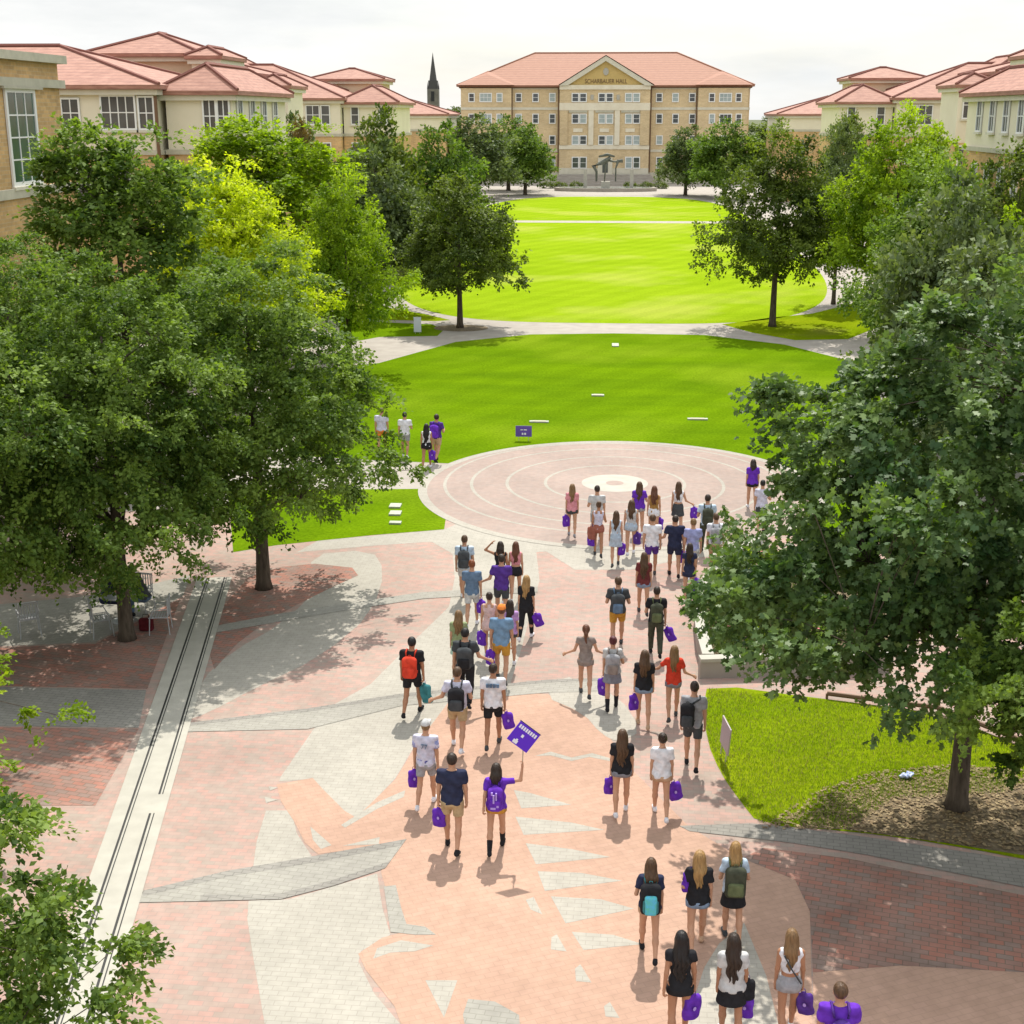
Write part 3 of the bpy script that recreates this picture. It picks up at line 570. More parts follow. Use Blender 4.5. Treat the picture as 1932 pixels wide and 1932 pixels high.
    for x, wd in ((-31.2, 1.3), (-29.6, .8), (-26.6, .7), (-23.6, .7)): win(x, 147 if x < -27.6 else 148, 11.0, wd, 1.8, (2 if wd > 1 else 1, 2)); win(x, 147 if x < -27.6 else 148, 7.2, wd, 1.8, (2 if wd > 1 else 1, 2))
    # low wing D
    blk(-62, -22.4, 200, 215, 12.0, 2.4, [(0, 9.6, M_wbrick, 'brick_wall', 0), (9.6, 9.9, M_gtrim, 'string_course', .1), (9.9, 11.7, M_stucco, 'upper_wall', -.03)], .5)
    a, b = sorted((mx(-22.39), mx(-21.2))); MB().box(a, 200.5, 0, b, 206, 4.8).build('side_wing', M_trim, e)
    return e
dorm(-1, 'cream and brick dormitory row with rose tiled hip roofs left of the green', 0)
dorm(1, 'cream and brick dormitory row with rose tiled hip roofs right of the green', 1)
# ---------------------------------------------------------------- tan brick building at the left edge
lb = empty('brick_hall', (-27, 53, 0), 'tan brick building corner with tall window coloured with a green reflection at the left edge', 'building', world=True)
wall_block(lb, -45, -24.5, 40, 62.5, [(0, 8.6, M_wbrick, 'wall', 0), (8.6, 9.0, M_gtrim, 'string_course', .14), (9.0, 13.1, M_wbrick, 'upper_wall', -.02), (13.1, 13.45, M_gtrim, 'lower_cornice', .2), (13.45, 14.15, M_wbrick, 'parapet', -.02), (14.15, 14.5, M_gtrim, 'cornice', .32)])
window(lb, (-24.5, 56.6, 9.25), Vector((0, 1, 0)), XP, 2.7, 3.6, True, (3, 4), M_wtrim, M_gglass, fw=.18)
window(lb, (-24.5, 51.2, 9.25), Vector((0, 1, 0)), XP, 2.7, 3.6, True, (3, 4), M_wtrim, M_gglass, fw=.18)
MB().box(-24.48, 56.0, 13.0, -24.25, 60.0, 13.095).build('window_hood', M_gtrim, lb)
# ---------------------------------------------------------------- main hall
YF = 252.
def m2(x, y, Y=YF): return PY((1650+.647*x)/1.9876, (150+.647*y)/1.9876, Y)
mh = empty('main_hall', (.2, 258, 0), 'broad tan brick hall with terracotta hip roof and central gable facing the green', 'building', world=True)
xL, xR = m2(120, 260).x, m2(1800, 260).x; eave = m2(700, 262).z; ridge = m2(960, 75, 262).z
MB().box(xL, 252, 0, xR, 274, 1.9).build('plinth', M_trim, mh)
MB().box(xL+.02, 252.04, 1.9, xR-.02, 273.9, eave-.5).build('wall', M_wbrick2, mh)
for z in (m2(0, 398).z, m2(0, 640).z, m2(0, 280).z): MB().box(xL-.05, 251.93, z-.22, xR+.05, 252.03, z+.22).build('string_course', M_trim, mh)
MB().box(xL-.3, 251.6, eave-.5, xR+.3, 274.2, eave-.27).build('cornice', M_brown, mh)
rf = MB(); o = .7; x0, x1 = xL-o, xR+o; rx0, rx1 = m2(550, 75, 262).x, m2(1375, 75, 262).x
rf.add([(x0,251.3,eave),(x1,251.3,eave),(x1,275,eave),(x0,275,eave),(rx0,262,ridge),(rx1,262,ridge),(x0,251.3,eave-.25),(x1,251.3,eave-.25),(x1,275,eave-.25),(x0,275,eave-.25)],
       [(0,1,5,4),(1,2,5),(2,3,4,5),(3,0,4),(6,9,8,7),(6,7,1,0),(7,8,2,1),(8,9,3,2),(9,6,0,3)])
rfo = rf.build('roof', M_roof2, mh)
rd = MB()
for a, b in (((x0,251.3,eave+.05),(rx0,262,ridge+.05)), ((x1,251.3,eave+.05),(rx1,262,ridge+.05)), ((rx0,262,ridge+.05),(rx1,262,ridge+.05))): rd.tube([a, b], .12, 5)
rd.build('ridge', M_roof2, rfo)
# end pavilions: slightly proud, own low hips
for a, b in ((120, 415), (1508, 1800)):
    xa, xb = m2(a, 0).x, m2(b, 0).x; MB().box(xa, 251.2, 1.9, xb, 252.02, eave-.5).build('pavilion_wall', M_wbrick2, mh)
    for z in (m2(0, 398).z, m2(0, 640).z): MB().box(xa-.03, 251.1, z-.22, xb+.03, 251.18, z+.22).build('string_course', M_trim, mh)
    xm = (xa+xb)/2; hp = MB(); dz = 2.6; yb = 251.3+11*(dz/(ridge-eave))
    hp.add([(xa-.5,250.5,eave+.03),(xb+.5,250.5,eave+.03),(xm,250.5+3.4,eave+dz*.75),(xm,yb,eave+dz),(xa-.5,252.5,eave+.3),(xb+.5,252.5,eave+.3)], [(0,1,2),(1,5,3,2),(0,2,3,4)]); hp.build('pavilion_roof', M_roof2, mh)
cxa, cxb = m2(697, 0, 250.5).x, m2(1228, 0, 250.5).x; YC = 250.5
MB().box(cxa, YC, 0, cxb, 253, m2(0, 740, YC).z).build('central_plinth', M_trim, mh)
MB().box(cxa+.02, YC+.02, m2(0, 740, YC).z, cxb-.02, 253, eave-.1).build('central_wall', M_wbrick2, mh)
for a, b, o in ((365, 408, .1), (608, 632, .12), (262, 288, .2)): MB().box(cxa-.03, YC-o, m2(0, b, YC).z, cxb+.03, YC+.01, m2(0, a, YC).z).build('stone_band', M_cstone, mh)
for a, b in ((868, 898), (1022, 1052), (700, 745), (1172, 1226)): MB().box(m2(a, 0, YC).x, YC-.28, m2(0, 607, YC).z, m2(b, 0, YC).x, YC-.01, m2(0, 409, YC).z).build('pilaster', M_cstone if 800 < a < 1100 else M_wbrick2, mh)
for a in (752, 908, 1060):
    xa, xb = m2(a, 0, YC).x, m2(a+108, 0, YC).x; MB().box(xa, YC-.16, m2(0, 421, YC).z, xb, YC-.01, m2(0, 409, YC).z).build('lintel', M_gtrim, mh)
    MB().box(xa+.8, YC-.1, m2(0, 533, YC).z, xb-.8, YC-.01, m2(0, 512, YC).z).build('spandrel', M_cstone, mh)
# gable
ap = m2(962, 92, YC); gl, gr = m2(690, 264, YC), m2(1240, 264, YC); gm = MB()
gm.add([(gl.x+.5,YC+.1,gl.z),(gr.x-.5,YC+.1,gl.z),(ap.x,YC+.1,ap.z-.3),(gl.x+.5,262,gl.z),(gr.x-.5,262,gl.z),(ap.x,262,ap.z-.3)], [(0,1,2),(3,5,4),(0,3,4,1)])
gb = gm.build('gable', M_gable, mh)
gm = MB()
for e_, sg in ((gl, 1), (gr, -1)):
    d = Vector((ap.x-e_.x, 0, ap.z-e_.z)); t = .85
    gm.add([(e_.x,YC-.45,e_.z),(ap.x,YC-.45,ap.z),(ap.x,YC-.45,ap.z-t),(e_.x+sg*1.5,YC-.45,e_.z),(e_.x,YC+.2,e_.z),(ap.x,YC+.2,ap.z),(ap.x,YC+.2,ap.z-t),(e_.x+sg*1.5,YC+.2,e_.z)],
           [(0,3,2,1),(4,5,6,7),(0,1,5,4),(3,7,6,2)])
gm.build('raking_cornice', M_trim, gb)
gr_ = MB().add([(gl.x-.1,YC-.6,gl.z+.12),(ap.x,YC-.6,ap.z+.14),(gr.x+.1,YC-.6,gl.z+.12),(gl.x-.1,261,gl.z+.12),(ap.x,261,ap.z+.14),(gr.x+.1,261,gl.z+.12)], [(0,3,4,1),(1,4,5,2)]); gr_.build('gable_roof', M_roof2, mh)
md = m2(962, 183, YC); sh = MB(); sh.prism([(md.x+.5*math.cos(t), md.z+.65*math.sin(t)) for t in [k*math.pi/5 for k in range(10)]], 0, .12)
sh.v = [(v[0], YC+.08-v[2], v[1]) for v in sh.v]; sh.build('medallion', M_stone, gb)
def text_obj(name, body, size, loc, rot, mat, par=None, ext=.02, align='CENTER', sx=1.):
    cu = bpy.data.curves.new(name, 'FONT'); cu.body = body; cu.size = size; cu.extrude = ext; cu.align_x = align; cu.align_y = 'CENTER'
    tmp = bpy.data.objects.new('tmp', cu); C.objects.link(tmp); dg = bpy.context.evaluated_depsgraph_get(); me = bpy.data.meshes.new_from_object(tmp.evaluated_get(dg))
    bpy.data.objects.remove(tmp); bpy.data.curves.remove(cu); me.materials.clear(); o_ = link(name, me, mat, par); o_.location = Vector(loc)+o_.location; o_.rotation_euler = rot; o_.scale = (sx, 1, 1); return o_
tp = m2(962, 240, YC); to = text_obj('lettering', 'SCHARBAUER HALL', 1.05, (tp.x, YC+.06, tp.z), (R(90), 0, 0), M_brown, gb, .03, sx=.80)
# windows of the hall
rg_ = random.Random(9)
def hwin(xa, xb, ya, yb, Y, k=1, glass=None):
    p, q = m2(xa, yb, Y), m2(xb, ya, Y); window(mh, (p.x, Y, p.z), XP, YM, q.x-p.x, q.z-p.z, False, (k, 2), M_wtrim, glass or (M_blind if rg_.random() < .3 else M_glass), fw=.16)
rows = ((312, 355), (432, 480), (558, 603), (682, 740))
for ri, (a, b) in enumerate(rows):
    for x in (442, 540, 637): hwin(x, x+28, a, b, 252.)
    for x in (1256, 1350, 1447): hwin(x, x+30, a, b, 252.)
    for x in (170, 332): hwin(x, x+26, a, b, 251.2)
    hwin(234, 296, a, b, 251.2, 3, M_blind)
    for x in (1562, 1717): hwin(x, x+28, a, b, 251.2)
    hwin(1622, 1688, a, b, 251.2, 3)
    for x in (768, 922, 1077):
        if ri == 3 and x == 922: continue
        hwin(x, x+33, a, b, YC); hwin(x+45, x+78, a, b, YC)
for x in (418, 690, 1234, 1500): MB().box(m2(x, 0).x-.09, 251.75, 1.9, m2(x, 0).x+.09, 251.9, eave-.5).build('downpipe', M_brown, mh)
for x in (887, 1040): MB().box(m2(x-9, 0, YC).x, YC-.12, m2(0, 348, YC).z, m2(x+9, 0, YC).x, YC-.01, m2(0, 318, YC).z).build('wall_lamp', M_stone, mh)
# doorway, steps
p, q = m2(915, 745, YC), m2(1000, 682, YC); MB().box(p.x, YC-.5, 0, q.x, YC-.01, q.z).build('door_surround', M_trim, mh); MB().box(p.x+.8, YC-.55, 1.9, q.x-.8, YC-.51, q.z-.9).build('door', M_glass, mh)
for k in range(8): MB().box(-9+k*.2, 240.5+k*1.2, 0, 10-k*.2, 250.2, .2+.2*k).build('step', M_conc, mh)
# ---------------------------------------------------------------- church spire far beyond
cp = PY(818, 205, 600); ch = empty('church_spire', (cp.x, 600, 0), 'slender dark church spire rising between dormitory roofs and hall', 'church tower', world=True)
wpx = 2.35; z1 = PY(818, 168, 600).z; z2 = PY(818, 152, 600).z; z3 = PY(818, 98, 600).z
MB().box(cp.x-wpx, 597.6, 0, cp.x+wpx, 602.4, z1).build('tower', mat_noise('weathered_stone', (.13,.12,.10), (.22,.20,.16), .5), ch)
MB().box(cp.x-wpx*.8, 598, z1, cp.x+wpx*.8, 602, z2).build('belfry', mat_plain('slate_dark', (.08,.075,.07)), ch)
sp = MB(); sp.add([(cp.x+1.6*math.cos(k*math.pi/4), 600+1.6*math.sin(k*math.pi/4), z2) for k in range(8)]+[(cp.x, 600, z3)], [(k, (k+1) % 8, 8) for k in range(8)]); sp.build('spire', MATS['slate_dark'], ch)
for sx in (-1, 1):
    for sy in (-1, 1): MB().add([(cp.x+sx*2.1+a, 600+sy*2.1+b, z1) for a, b in ((-.3,-.3),(.3,-.3),(.3,.3),(-.3,.3))]+[(cp.x+sx*2.1, 600+sy*2.1, z1+3)], [(0,1,4),(1,2,4),(2,3,4),(3,0,4)]).build('pinnacle', MATS['slate_dark'], ch)
MB().box(cp.x-.7, 597.5, z1-5, cp.x+.7, 597.58, z1-1).build('opening', M_dark, ch)
# ---------------------------------------------------------------- fountain terrace before the hall
fb = empty('fountain', (0.6, 226, 0), 'stone fountain with tiered statue before the hall steps', 'fountain', world=True)
MB().prism(circ(.6, 226, 8.3, 40, 3.2), 0, .55).build('basin_wall', M_conc, fb); MB().prism(circ(.6, 226, 7.6, 40, 2.7), .553, .56).build('water', mat_plain('basin_water', (.25,.28,.27), .05, .5), fb)
M_bronze = mat_noise('bronze', (.07,.08,.065), (.16,.165,.13), 3., .45)
st = MB().box(-.1, 225.3, .56, 1.3, 226.7, 1.5); st.build('pedestal', M_stone, fb)
for dx in (-3.3, 4.2): MB().box(.6+dx-.28, 225.8, .56, .6+dx+.28, 226.3, 3.4).build('column', M_stone, fb)
bm = MB()
bm.tube([(-.9,226,1.5),(-.9,226,3.0),(-1.4,226,3.9),(-.5,226,4.3),(.6,226,4.7),(1.3,226,5.3)], [.16,.2,.38,.32,.45,.22], 7)
bm.tube([(.4,226,1.5),(.5,226,3.2),(.6,226,4.7)], [.13,.13,.2], 6); bm.tube([(2.2,226,1.5),(2.2,226,3.6),(2.6,226,4.9)], [.13,.13,.3], 6); bm.tube([(.6,226,4.9),(1.9,226,4.6),(3.3,226,4.75)], [.22,.14,.32], 7); bm.tube([(-.6,226,5.4),(.8,226,5.7),(2.0,226,5.4)], [.15,.3,.15], 6)
bm.build('statue', M_bronze, fb, True)
hd = [(-8.6,-3.2),(-6.2,-3.6),(5.5,3.2),(8.1,3.4)]
for i, x in enumerate((-9.2, -6.9, -4.3, 4.7, 7.4, 9.9)):
    m_, cs_ = make_crown('hedge_mesh', 60+i, [(0,0,.45,1.15,.5,.5,1)], 60, 21, .16, .25, mat='dark', flat=.8, droop=0)
    o_ = link('hedge', m_, LEAF['dark']); o_.location = (x, 233, 0)
    tag(o_, 'low clipped hedge block before the hall steps, '+['leftmost', 'second from left', 'third from left', 'third from right', 'second from right', 'rightmost'][i]+' of six', 'hedge', 'hedges before the hall')
sheet('terrace', [(-24,213),(25,213),(25,251),(-24,251)], 5, M_conc)
# ---------------------------------------------------------------- distance-field modelling (one continuous surface per part)
class Field:
    def __init__(s, lo, hi, h):
        s.h = h; s.lo = np.array(lo, float)-2*h; s.n = np.maximum(3, np.ceil((np.array(hi)+2*h-s.lo)/h).astype(int)+1)
        s.ax = [s.lo[i]+h*np.arange(s.n[i]) for i in range(3)]; s.d = np.full(tuple(s.n), 1., np.float32)
    def win(s, lo, hi):
        i0 = np.clip(np.floor((np.array(lo)-s.lo)/s.h).astype(int), 0, s.n-1); i1 = np.clip(np.ceil((np.array(hi)-s.lo)/s.h).astype(int)+1, 1, s.n)
        sl = tuple(slice(a, b) for a, b in zip(i0, i1)); return sl, np.meshgrid(*[s.ax[i][i0[i]:i1[i]] for i in range(3)], indexing='ij')
    def put(s, sl, d, k):
        a = s.d[sl]
        if k: h_ = np.maximum(k-np.abs(a-d), 0)/k; s.d[sl] = np.minimum(a, d)-h_*h_*k*.25
        else: s.d[sl] = np.minimum(a, d)
    def cap(s, a, b, r0, r1, k=.03, ys=1., clip=None):
        a, b = np.array(a, float), np.array(b, float); m = max(r0, r1)+k+2*s.h
        sl, (X, Y, Z) = s.win(np.minimum(a, b)-m, np.maximum(a, b)+m)
        cy_ = a[1]; ab = b-a; ab_ = ab*[1, 1/ys, 1]; px, py, pz = X-a[0], (Y-a[1])/ys, Z-a[2]
        t = np.clip((px*ab_[0]+py*ab_[1]+pz*ab_[2])/(ab_@ab_+1e-9), 0, 1)
        d = np.sqrt((px-t*ab_[0])**2+(py-t*ab_[1])**2+(pz-t*ab_[2])**2)-(r0+(r1-r0)*t)
        if clip is not None:
            for c, n in clip: d = np.maximum(d, (X-c[0])*n[0]+(Y-c[1])*n[1]+(Z-c[2])*n[2])
        s.put(sl, d, k)
    def ell(s, c, r, k=.02):
        c, r = np.array(c, float), np.array(r, float); m = r+k+2*s.h; sl, (X, Y, Z) = s.win(c-m, c+m)
        q = np.sqrt(((X-c[0])/r[0])**2+((Y-c[1])/r[1])**2+((Z-c[2])/r[2])**2); s.put(sl, (q-1)*r.min(), k)
    def box(s, c, r, rd, k=0.):
        c, r = np.array(c, float), np.array(r, float); m = r+k+2*s.h; sl, (X, Y, Z) = s.win(c-m, c+m)
        q = [np.abs(A-c[i])-(r[i]-rd) for i, A in enumerate((X, Y, Z))]
        d = np.sqrt(sum(np.maximum(a, 0)**2 for a in q))+np.minimum(np.maximum(np.maximum(q[0], q[1]), q[2]), 0)-rd; s.put(sl, d, k)
    def cut(s, fn):
        X, Y, Z = np.meshgrid(*s.ax, indexing='ij', sparse=True); s.d = np.maximum(s.d, fn(X, Y, Z)).astype(np.float32)
    def surf(s):
        d = s.d; n = d.shape; ins = d < 0; cn = tuple(k-1 for k in n); S = np.zeros(cn+(3,), np.float32); cnt = np.zeros(cn, np.float32); faces = []
        idx = np.indices(n)
        act = np.zeros(cn, bool); cr_ = []
        for ax in range(3):
            a = [slice(None)]*3; b = [slice(None)]*3; a[ax] = slice(0, -1); b[ax] = slice(1, None)
            da, db = d[tuple(a)], d[tuple(b)]; x = (da < 0) != (db < 0); I = np.argwhere(x); t = (da[x]/(da[x]-db[x]))
            P = I.astype(np.float32); P[:, ax] += t; o1, o2 = [q for q in range(3) if q != ax]
            for u in (0, -1):
                for v in (0, -1):
                    J = I.copy(); J[:, o1] += u; J[:, o2] += v; ok = (J >= 0).all(1) & (J[:, 0] < cn[0]) & (J[:, 1] < cn[1]) & (J[:, 2] < cn[2])
                    np.add.at(S, tuple(J[ok].T), P[ok]); np.add.at(cnt, tuple(J[ok].T), 1)
            cr_.append((I, da[x] < 0, ax, o1, o2))
        act = cnt > 0; vid = np.full(cn, -1); vid[act] = np.arange(act.sum()); V = S[act]/cnt[act][:, None]*s.h+s.lo
        for I, pos, ax, o1, o2 in cr_:
            ok = (I[:, o1] > 0) & (I[:, o2] > 0) & (I[:, o1] < cn[o1]) & (I[:, o2] < cn[o2]); I = I[ok]; pos = pos[ok]
            q = []
            for u, v in ((-1, -1), (0, -1), (0, 0), (-1, 0)):
                J = I.copy(); J[:, o1] += u; J[:, o2] += v; q.append(vid[tuple(J.T)])
            q = np.stack(q, 1); flip = pos if ax != 1 else ~pos; q[~flip] = q[~flip][:, ::-1]; faces.append(q)
        return V, np.concatenate(faces)
def clean(V, Fc):
    used = np.unique(Fc); m = np.full(len(V), -1); m[used] = np.arange(len(used)); return V[used], m[Fc]
# ---------------------------------------------------------------- materials for people
def cloth_mat(name, c, c2=None, scale=9.):
    if name in MATS: return MATS[name]
    m, t, b = new_mat(name); lk = t.links.new; tc_ = N(t, 'ShaderNodeTexCoord'); n = N(t, 'ShaderNodeTexNoise'); n.inputs['Scale'].default_value = scale; n.inputs['Detail'].default_value = 3
    lk(tc_.outputs['Object'], n.inputs[0]); r_ = ramp(t, tuple(x*.82 for x in c) if c2 is None else c2, tuple(min(1, x*1.12) for x in c), .35, .6); lk(n.outputs[0], r_.inputs[0]); lk(r_.outputs[0], b.inputs['Base Color'])
    b.inputs['Roughness'].default_value = .9; b.inputs['Specular IOR Level'].default_value = .1
    bp = N(t, 'ShaderNodeBump'); bp.inputs['Strength'].default_value = .5; bp.inputs['Distance'].default_value = .03; lk(n.outputs[0], bp.inputs['Height']); lk(bp.outputs[0], b.inputs['Normal']); return m
COL = dict(purple=(.13,.035,.42), deep_purple=(.09,.04,.24), navy=(.03,.035,.07), black=(.022,.022,.025), charcoal=(.06,.065,.07), white=(.68,.68,.72), lilac_white=(.55,.54,.66), grey=(.30,.30,.32), lgrey=(.48,.48,.48),
  slate=(.12,.18,.27), blue=(.17,.28,.42), sky=(.45,.55,.66), pink=(.62,.26,.30), pale_pink=(.60,.43,.42), lilac=(.42,.25,.50), denim=(.20,.27,.38), pale_denim=(.38,.46,.55), mustard=(.48,.25,.045), orange=(.70,.22,.05), khaki=(.42,.31,.18),
  red=(.58,.055,.03), maroon=(.14,.035,.035), teal=(.05,.20,.22), aqua=(.12,.45,.50), olive=(.12,.14,.07), dkolive=(.06,.065,.045), mint=(.36,.50,.42), peri=(.30,.32,.55), taupe=(.25,.21,.19), rust=(.30,.11,.08), ochre=(.34,.19,.06), greydenim=(.20,.21,.25), tan=(.45,.30,.20), greentee=(.25,.30,.16))
def cm(k): return cloth_mat('cloth_'+k, COL[k])
HAIR = dict(black=(.012,.010,.010), dark=(.030,.018,.012), brown=(.085,.045,.022), auburn=(.12,.045,.022), light=(.20,.115,.05), blonde=(.34,.20,.075), red=(.20,.06,.02), maroon=(.09,.02,.025))
def hair_mat(k):
    nm = 'hair_'+k
    if nm in MATS: return MATS[nm]
    return mat_noise(nm, tuple(x*.6 for x in HAIR[k]), tuple(x*1.3 for x in HAIR[k]), 30., .5, 3, .4, .35, stretch=(1, 1, .12))
SKIN = [mat_noise('skin_light', (.44,.235,.145), (.52,.29,.185), 4, .6), mat_noise('skin_tan', (.34,.165,.09), (.41,.205,.12), 4, .6), mat_noise('skin_brown', (.20,.10,.06), (.25,.13,.08), 4, .6)]
M_eye = mat_plain('eye_dark', (.02,.015,.012), .3); M_lip = mat_plain('lip', (.38,.12,.10), .5)
# relaxed hand: wrist at origin, fingers down -z, palm faces -x (thumb forward +y)
def hand_mesh(curl):
    f = Field((-.06,-.06,-.21), (.04,.075,.03), .0055); f.cap((0,0,.02), (0,0,-.03), .023, .024, .01, 1.2); f.box((-.002,0,-.065), (.017,.042,.042), .015, .02)
    for i, (y, ln) in enumerate(((.031,.070), (.011,.078), (-.010,.073), (-.030,.058))):
        a = np.array([-.002, y, -.10]); c1 = curl*(.5+.1*i); d1 = np.array([-math.sin(c1), y*.6, -math.cos(c1)]); b = a+d1*ln*.5; c2 = c1+curl*1.3; c = b+np.array([-math.sin(c2), 0, -math.cos(c2)])*ln*.5
        f.cap(a, b, .0092, .0085, .004); f.cap(b, c, .0085, .007, .003)
    f.cap((-.004,.03,-.035), (-.018,.058,-.065), .013, .010, .012); f.cap((-.018,.058,-.065), (-.028,.058,-.092), .010, .008, .004)
    return f.surf()
HANDS = {'open': hand_mesh(.35), 'grip': hand_mesh(1.05)}
def unit(v): v = np.array(v, float); return v/np.linalg.norm(v)
ARMS = {'down': ((.10, 0, -1), (.05, .10, -1)), 'swingf': ((.12, .32, -1), (.04, .70, -1)), 'swingb': ((.14, -.35, -1), (.10, -.05, -1)), 'bent': ((.25, -.05, -1), (-.25, .95, .05)), 'out': ((.75, .15, -.8), (1, .25, -.35)),
        'side': ((.35, -.05, -1), (.75, .35, -.45)), 'up': ((.85, .15, .05), (.12, .12, 1)), 'hair': ((.95, .1, .35), (-.7, -.1, .8)), 'strap': ((.3, .1, -1), (-.35, .55, .75)), 'lap': ((.15, .5, -.9), (-.2, 1, -.15))}
def build_person(name, loc, yaw, H, sex, hair, top, bottom, shoe, phase, arms, label, skin=0, socks=None, sit=False, lean=0., group='students walking across the plaza', h=.018, cap=None, extra_hair=None):
    sc = H/1.75; fm = sex == 'f'; root = empty(name, loc, label, 'person', group, R(yaw)); bw = 1+.05*math.sin(len(label)*7.3+loc[0]*3); root.scale = (sc*bw, sc*bw, sc)
    sh = .158 if fm else .188; hp = .088 if fm else .092
    J = {}
    if sit: pel = np.array([0, -.05, .50]); legs = ((80, 82, .0), (76, 76, .0))
    else:
        pel = np.array([0, 0, .93]); a = abs(phase); legs = ((a, 6, 0), (-a*.75, 8+a*1.15, 0)) if phase > 0 else ((-a*.75, 8+a*1.15, 0), (a, 6, 0))
    zmin = 9; L_ = []
    for sgn, (a1, b1, _) in zip((-1, 1), legs):
        hip = pel+[sgn*hp, 0, -.02]; A, B = R(a1), R(b1); kn = hip+.425*np.array([sgn*.03, math.sin(A), -math.cos(A)]); an = kn+.405*np.array([-sgn*.01, math.sin(A-B), -math.cos(A-B)])
        pt = 0 if sit else -max(0, b1-a1-12)*.9; P_ = R(pt); fwd = np.array([sgn*.12, math.cos(P_), math.sin(P_)]); up_ = np.array([0, -math.sin(P_), math.cos(P_)])
        heel = an-fwd*.045-up_*.05; toe = an+fwd*.145-up_*.055; L_.append((hip, kn, an, heel, toe)); zmin = min(zmin, heel[2]-.04, toe[2]-.033)
    off = np.array([0, 0, -zmin]); L_ = [tuple(p+off for p in l) for l in L_]; pel = pel+off
    ln = np.array([0, lean, 0]); wst = pel+[0, 0, .16]+ln*.3; chs = pel+[0, 0, .36]+ln*.75; shz = pel+[0, 0, .49]+ln; nk = shz+[0, .015, .075]+ln*.1; hd = nk+[0, .02, .125]
    AR = []
    for sgn, an_ in zip((-1, 1), arms):
        u, v = ARMS[an_]; u, v = unit(np.array(u)*[sgn, 1, 1]), unit(np.array(v)*[sgn, 1, 1]); s0 = shz+[sgn*sh, 0, -.02]; el = s0+u*.275; wr = el+v*.235; AR.append((s0, el, wr, v))
    pts = np.array([p for l in L_ for p in l]+[p for a_ in AR for p in a_[:3]]+[hd+[0, 0, .12]]); lo, hi = pts.min(0)-.11, pts.max(0)+.11; lo[2] = max(lo[2], -.01); k_ = .88 if fm else 1.
    def torso(f, g, k=.04):
        f.cap(pel, wst, (.158 if fm else .148)+g, (.112 if fm else .132)+g, k, .66); f.cap(wst, chs, (.112 if fm else .132)+g, (.136 if fm else .158)+g, k, .64)
        f.cap(shz+[-sh*.72, 0, -.03], shz+[sh*.72, 0, -.03], .060+g, .060+g, .05, .9); f.cap(chs, shz+[0, 0, -.04], (.136 if fm else .158)+g, .10+g, k, .62)
        for sgn in (-1, 1): f.ell(pel+[sgn*.06, -.055, -.03], (.085+g, .07+g, .085+g), .03)
    bodyf = Field(lo, hi, h); torso(bodyf, 0)
    for hip, kn, an, heel, toe in L_:
        bodyf.cap(hip, kn, .083 if not fm else .082, .050, .04); bodyf.cap(kn, kn+(an-kn)*.35+[0, -.012, 0], .050, .052, .03); bodyf.cap(kn+(an-kn)*.3+[0, -.012, 0], an, .050, .033, .03); bodyf.cap(heel+[0, 0, .01], toe, .028, .025, .02)
    for s0, el, wr, v in AR: bodyf.cap(s0, el, .047*k_, .038*k_, .045); bodyf.cap(el, wr, .038*k_, .026*k_, .02)
    bodyf.cap(shz+[0, 0, -.02], nk+[0, .01, .05], .056*k_, .052*k_, .03); bodyf.ell(hd, (.075, .095, .112), .03); bodyf.ell(hd+[0, .04, -.055], (.052, .058, .055), .03)
    bodyf.cap(hd+[0, .09, .01], hd+[0, .105, -.02], .010, .015, .015)
    for sgn in (-1, 1): bodyf.ell(hd+[sgn*.077, .0, -.01], (.013, .022, .032), .01)
    V, Fc = bodyf.surf(); parts = [(V, Fc)]; nb = len(V)
    for sgn, (s0, el, wr, v), kd in zip((-1, 1), AR, ('grip' if a in GRIP else 'open' for a in arms)):
        hv, hf = HANDS[kd]; z = -unit(v); y = unit(np.cross(z, np.array([1, 0, 0]))) if abs(z[0]) < .9 else unit(np.cross(z, np.array([0, 0, 1.]))); x = np.cross(y, z)
        q = hv*[sgn, 1, 1]*(.92 if fm else 1.); W = wr+q[:, :1]*x+q[:, 1:2]*y+q[:, 2:]*z; parts.append((W, hf[:, ::-1] if sgn < 0 else hf))
    VV, FF, b_ = [], [], 0
    for v_, f_ in parts: VV.append(v_); FF.append(f_+b_); b_ += len(v_)
    VV = np.concatenate(VV); FF = np.concatenate(FF); mi = np.zeros(len(FF), int); cen = VV[FF].mean(1)
    for sgn in (-1, 1): mi[np.linalg.norm((cen-(hd+[sgn*.032, .085, .012]))*[1, .6, 1.3], axis=1) < .013] = 1
    mi[np.linalg.norm((cen-(hd+[0, .09, -.055]))*[.6, .6, 1.6], axis=1) < .014] = 2
    link('body', mesh_np('body', VV, FF, mi=mi), [SKIN[skin], M_eye, M_lip], root)
    info = dict(pel=pel, shz=shz, hd=hd, AR=AR, L=L_, root=root, sc=sc, yaw=yaw)
    # ---- bottom
    bk, bc = bottom
    lo2 = np.array([lo[0], lo[1], 0.]); hi2 = np.array([hi[0], hi[1], wst[2]+.03])
    f = Field(lo2, hi2, h); ln_ = {'shorts': .62, 'short_shorts': .25, 'trousers': 1., 'leggings': 1., 'skirt': 0, 'none': 0}[bk]
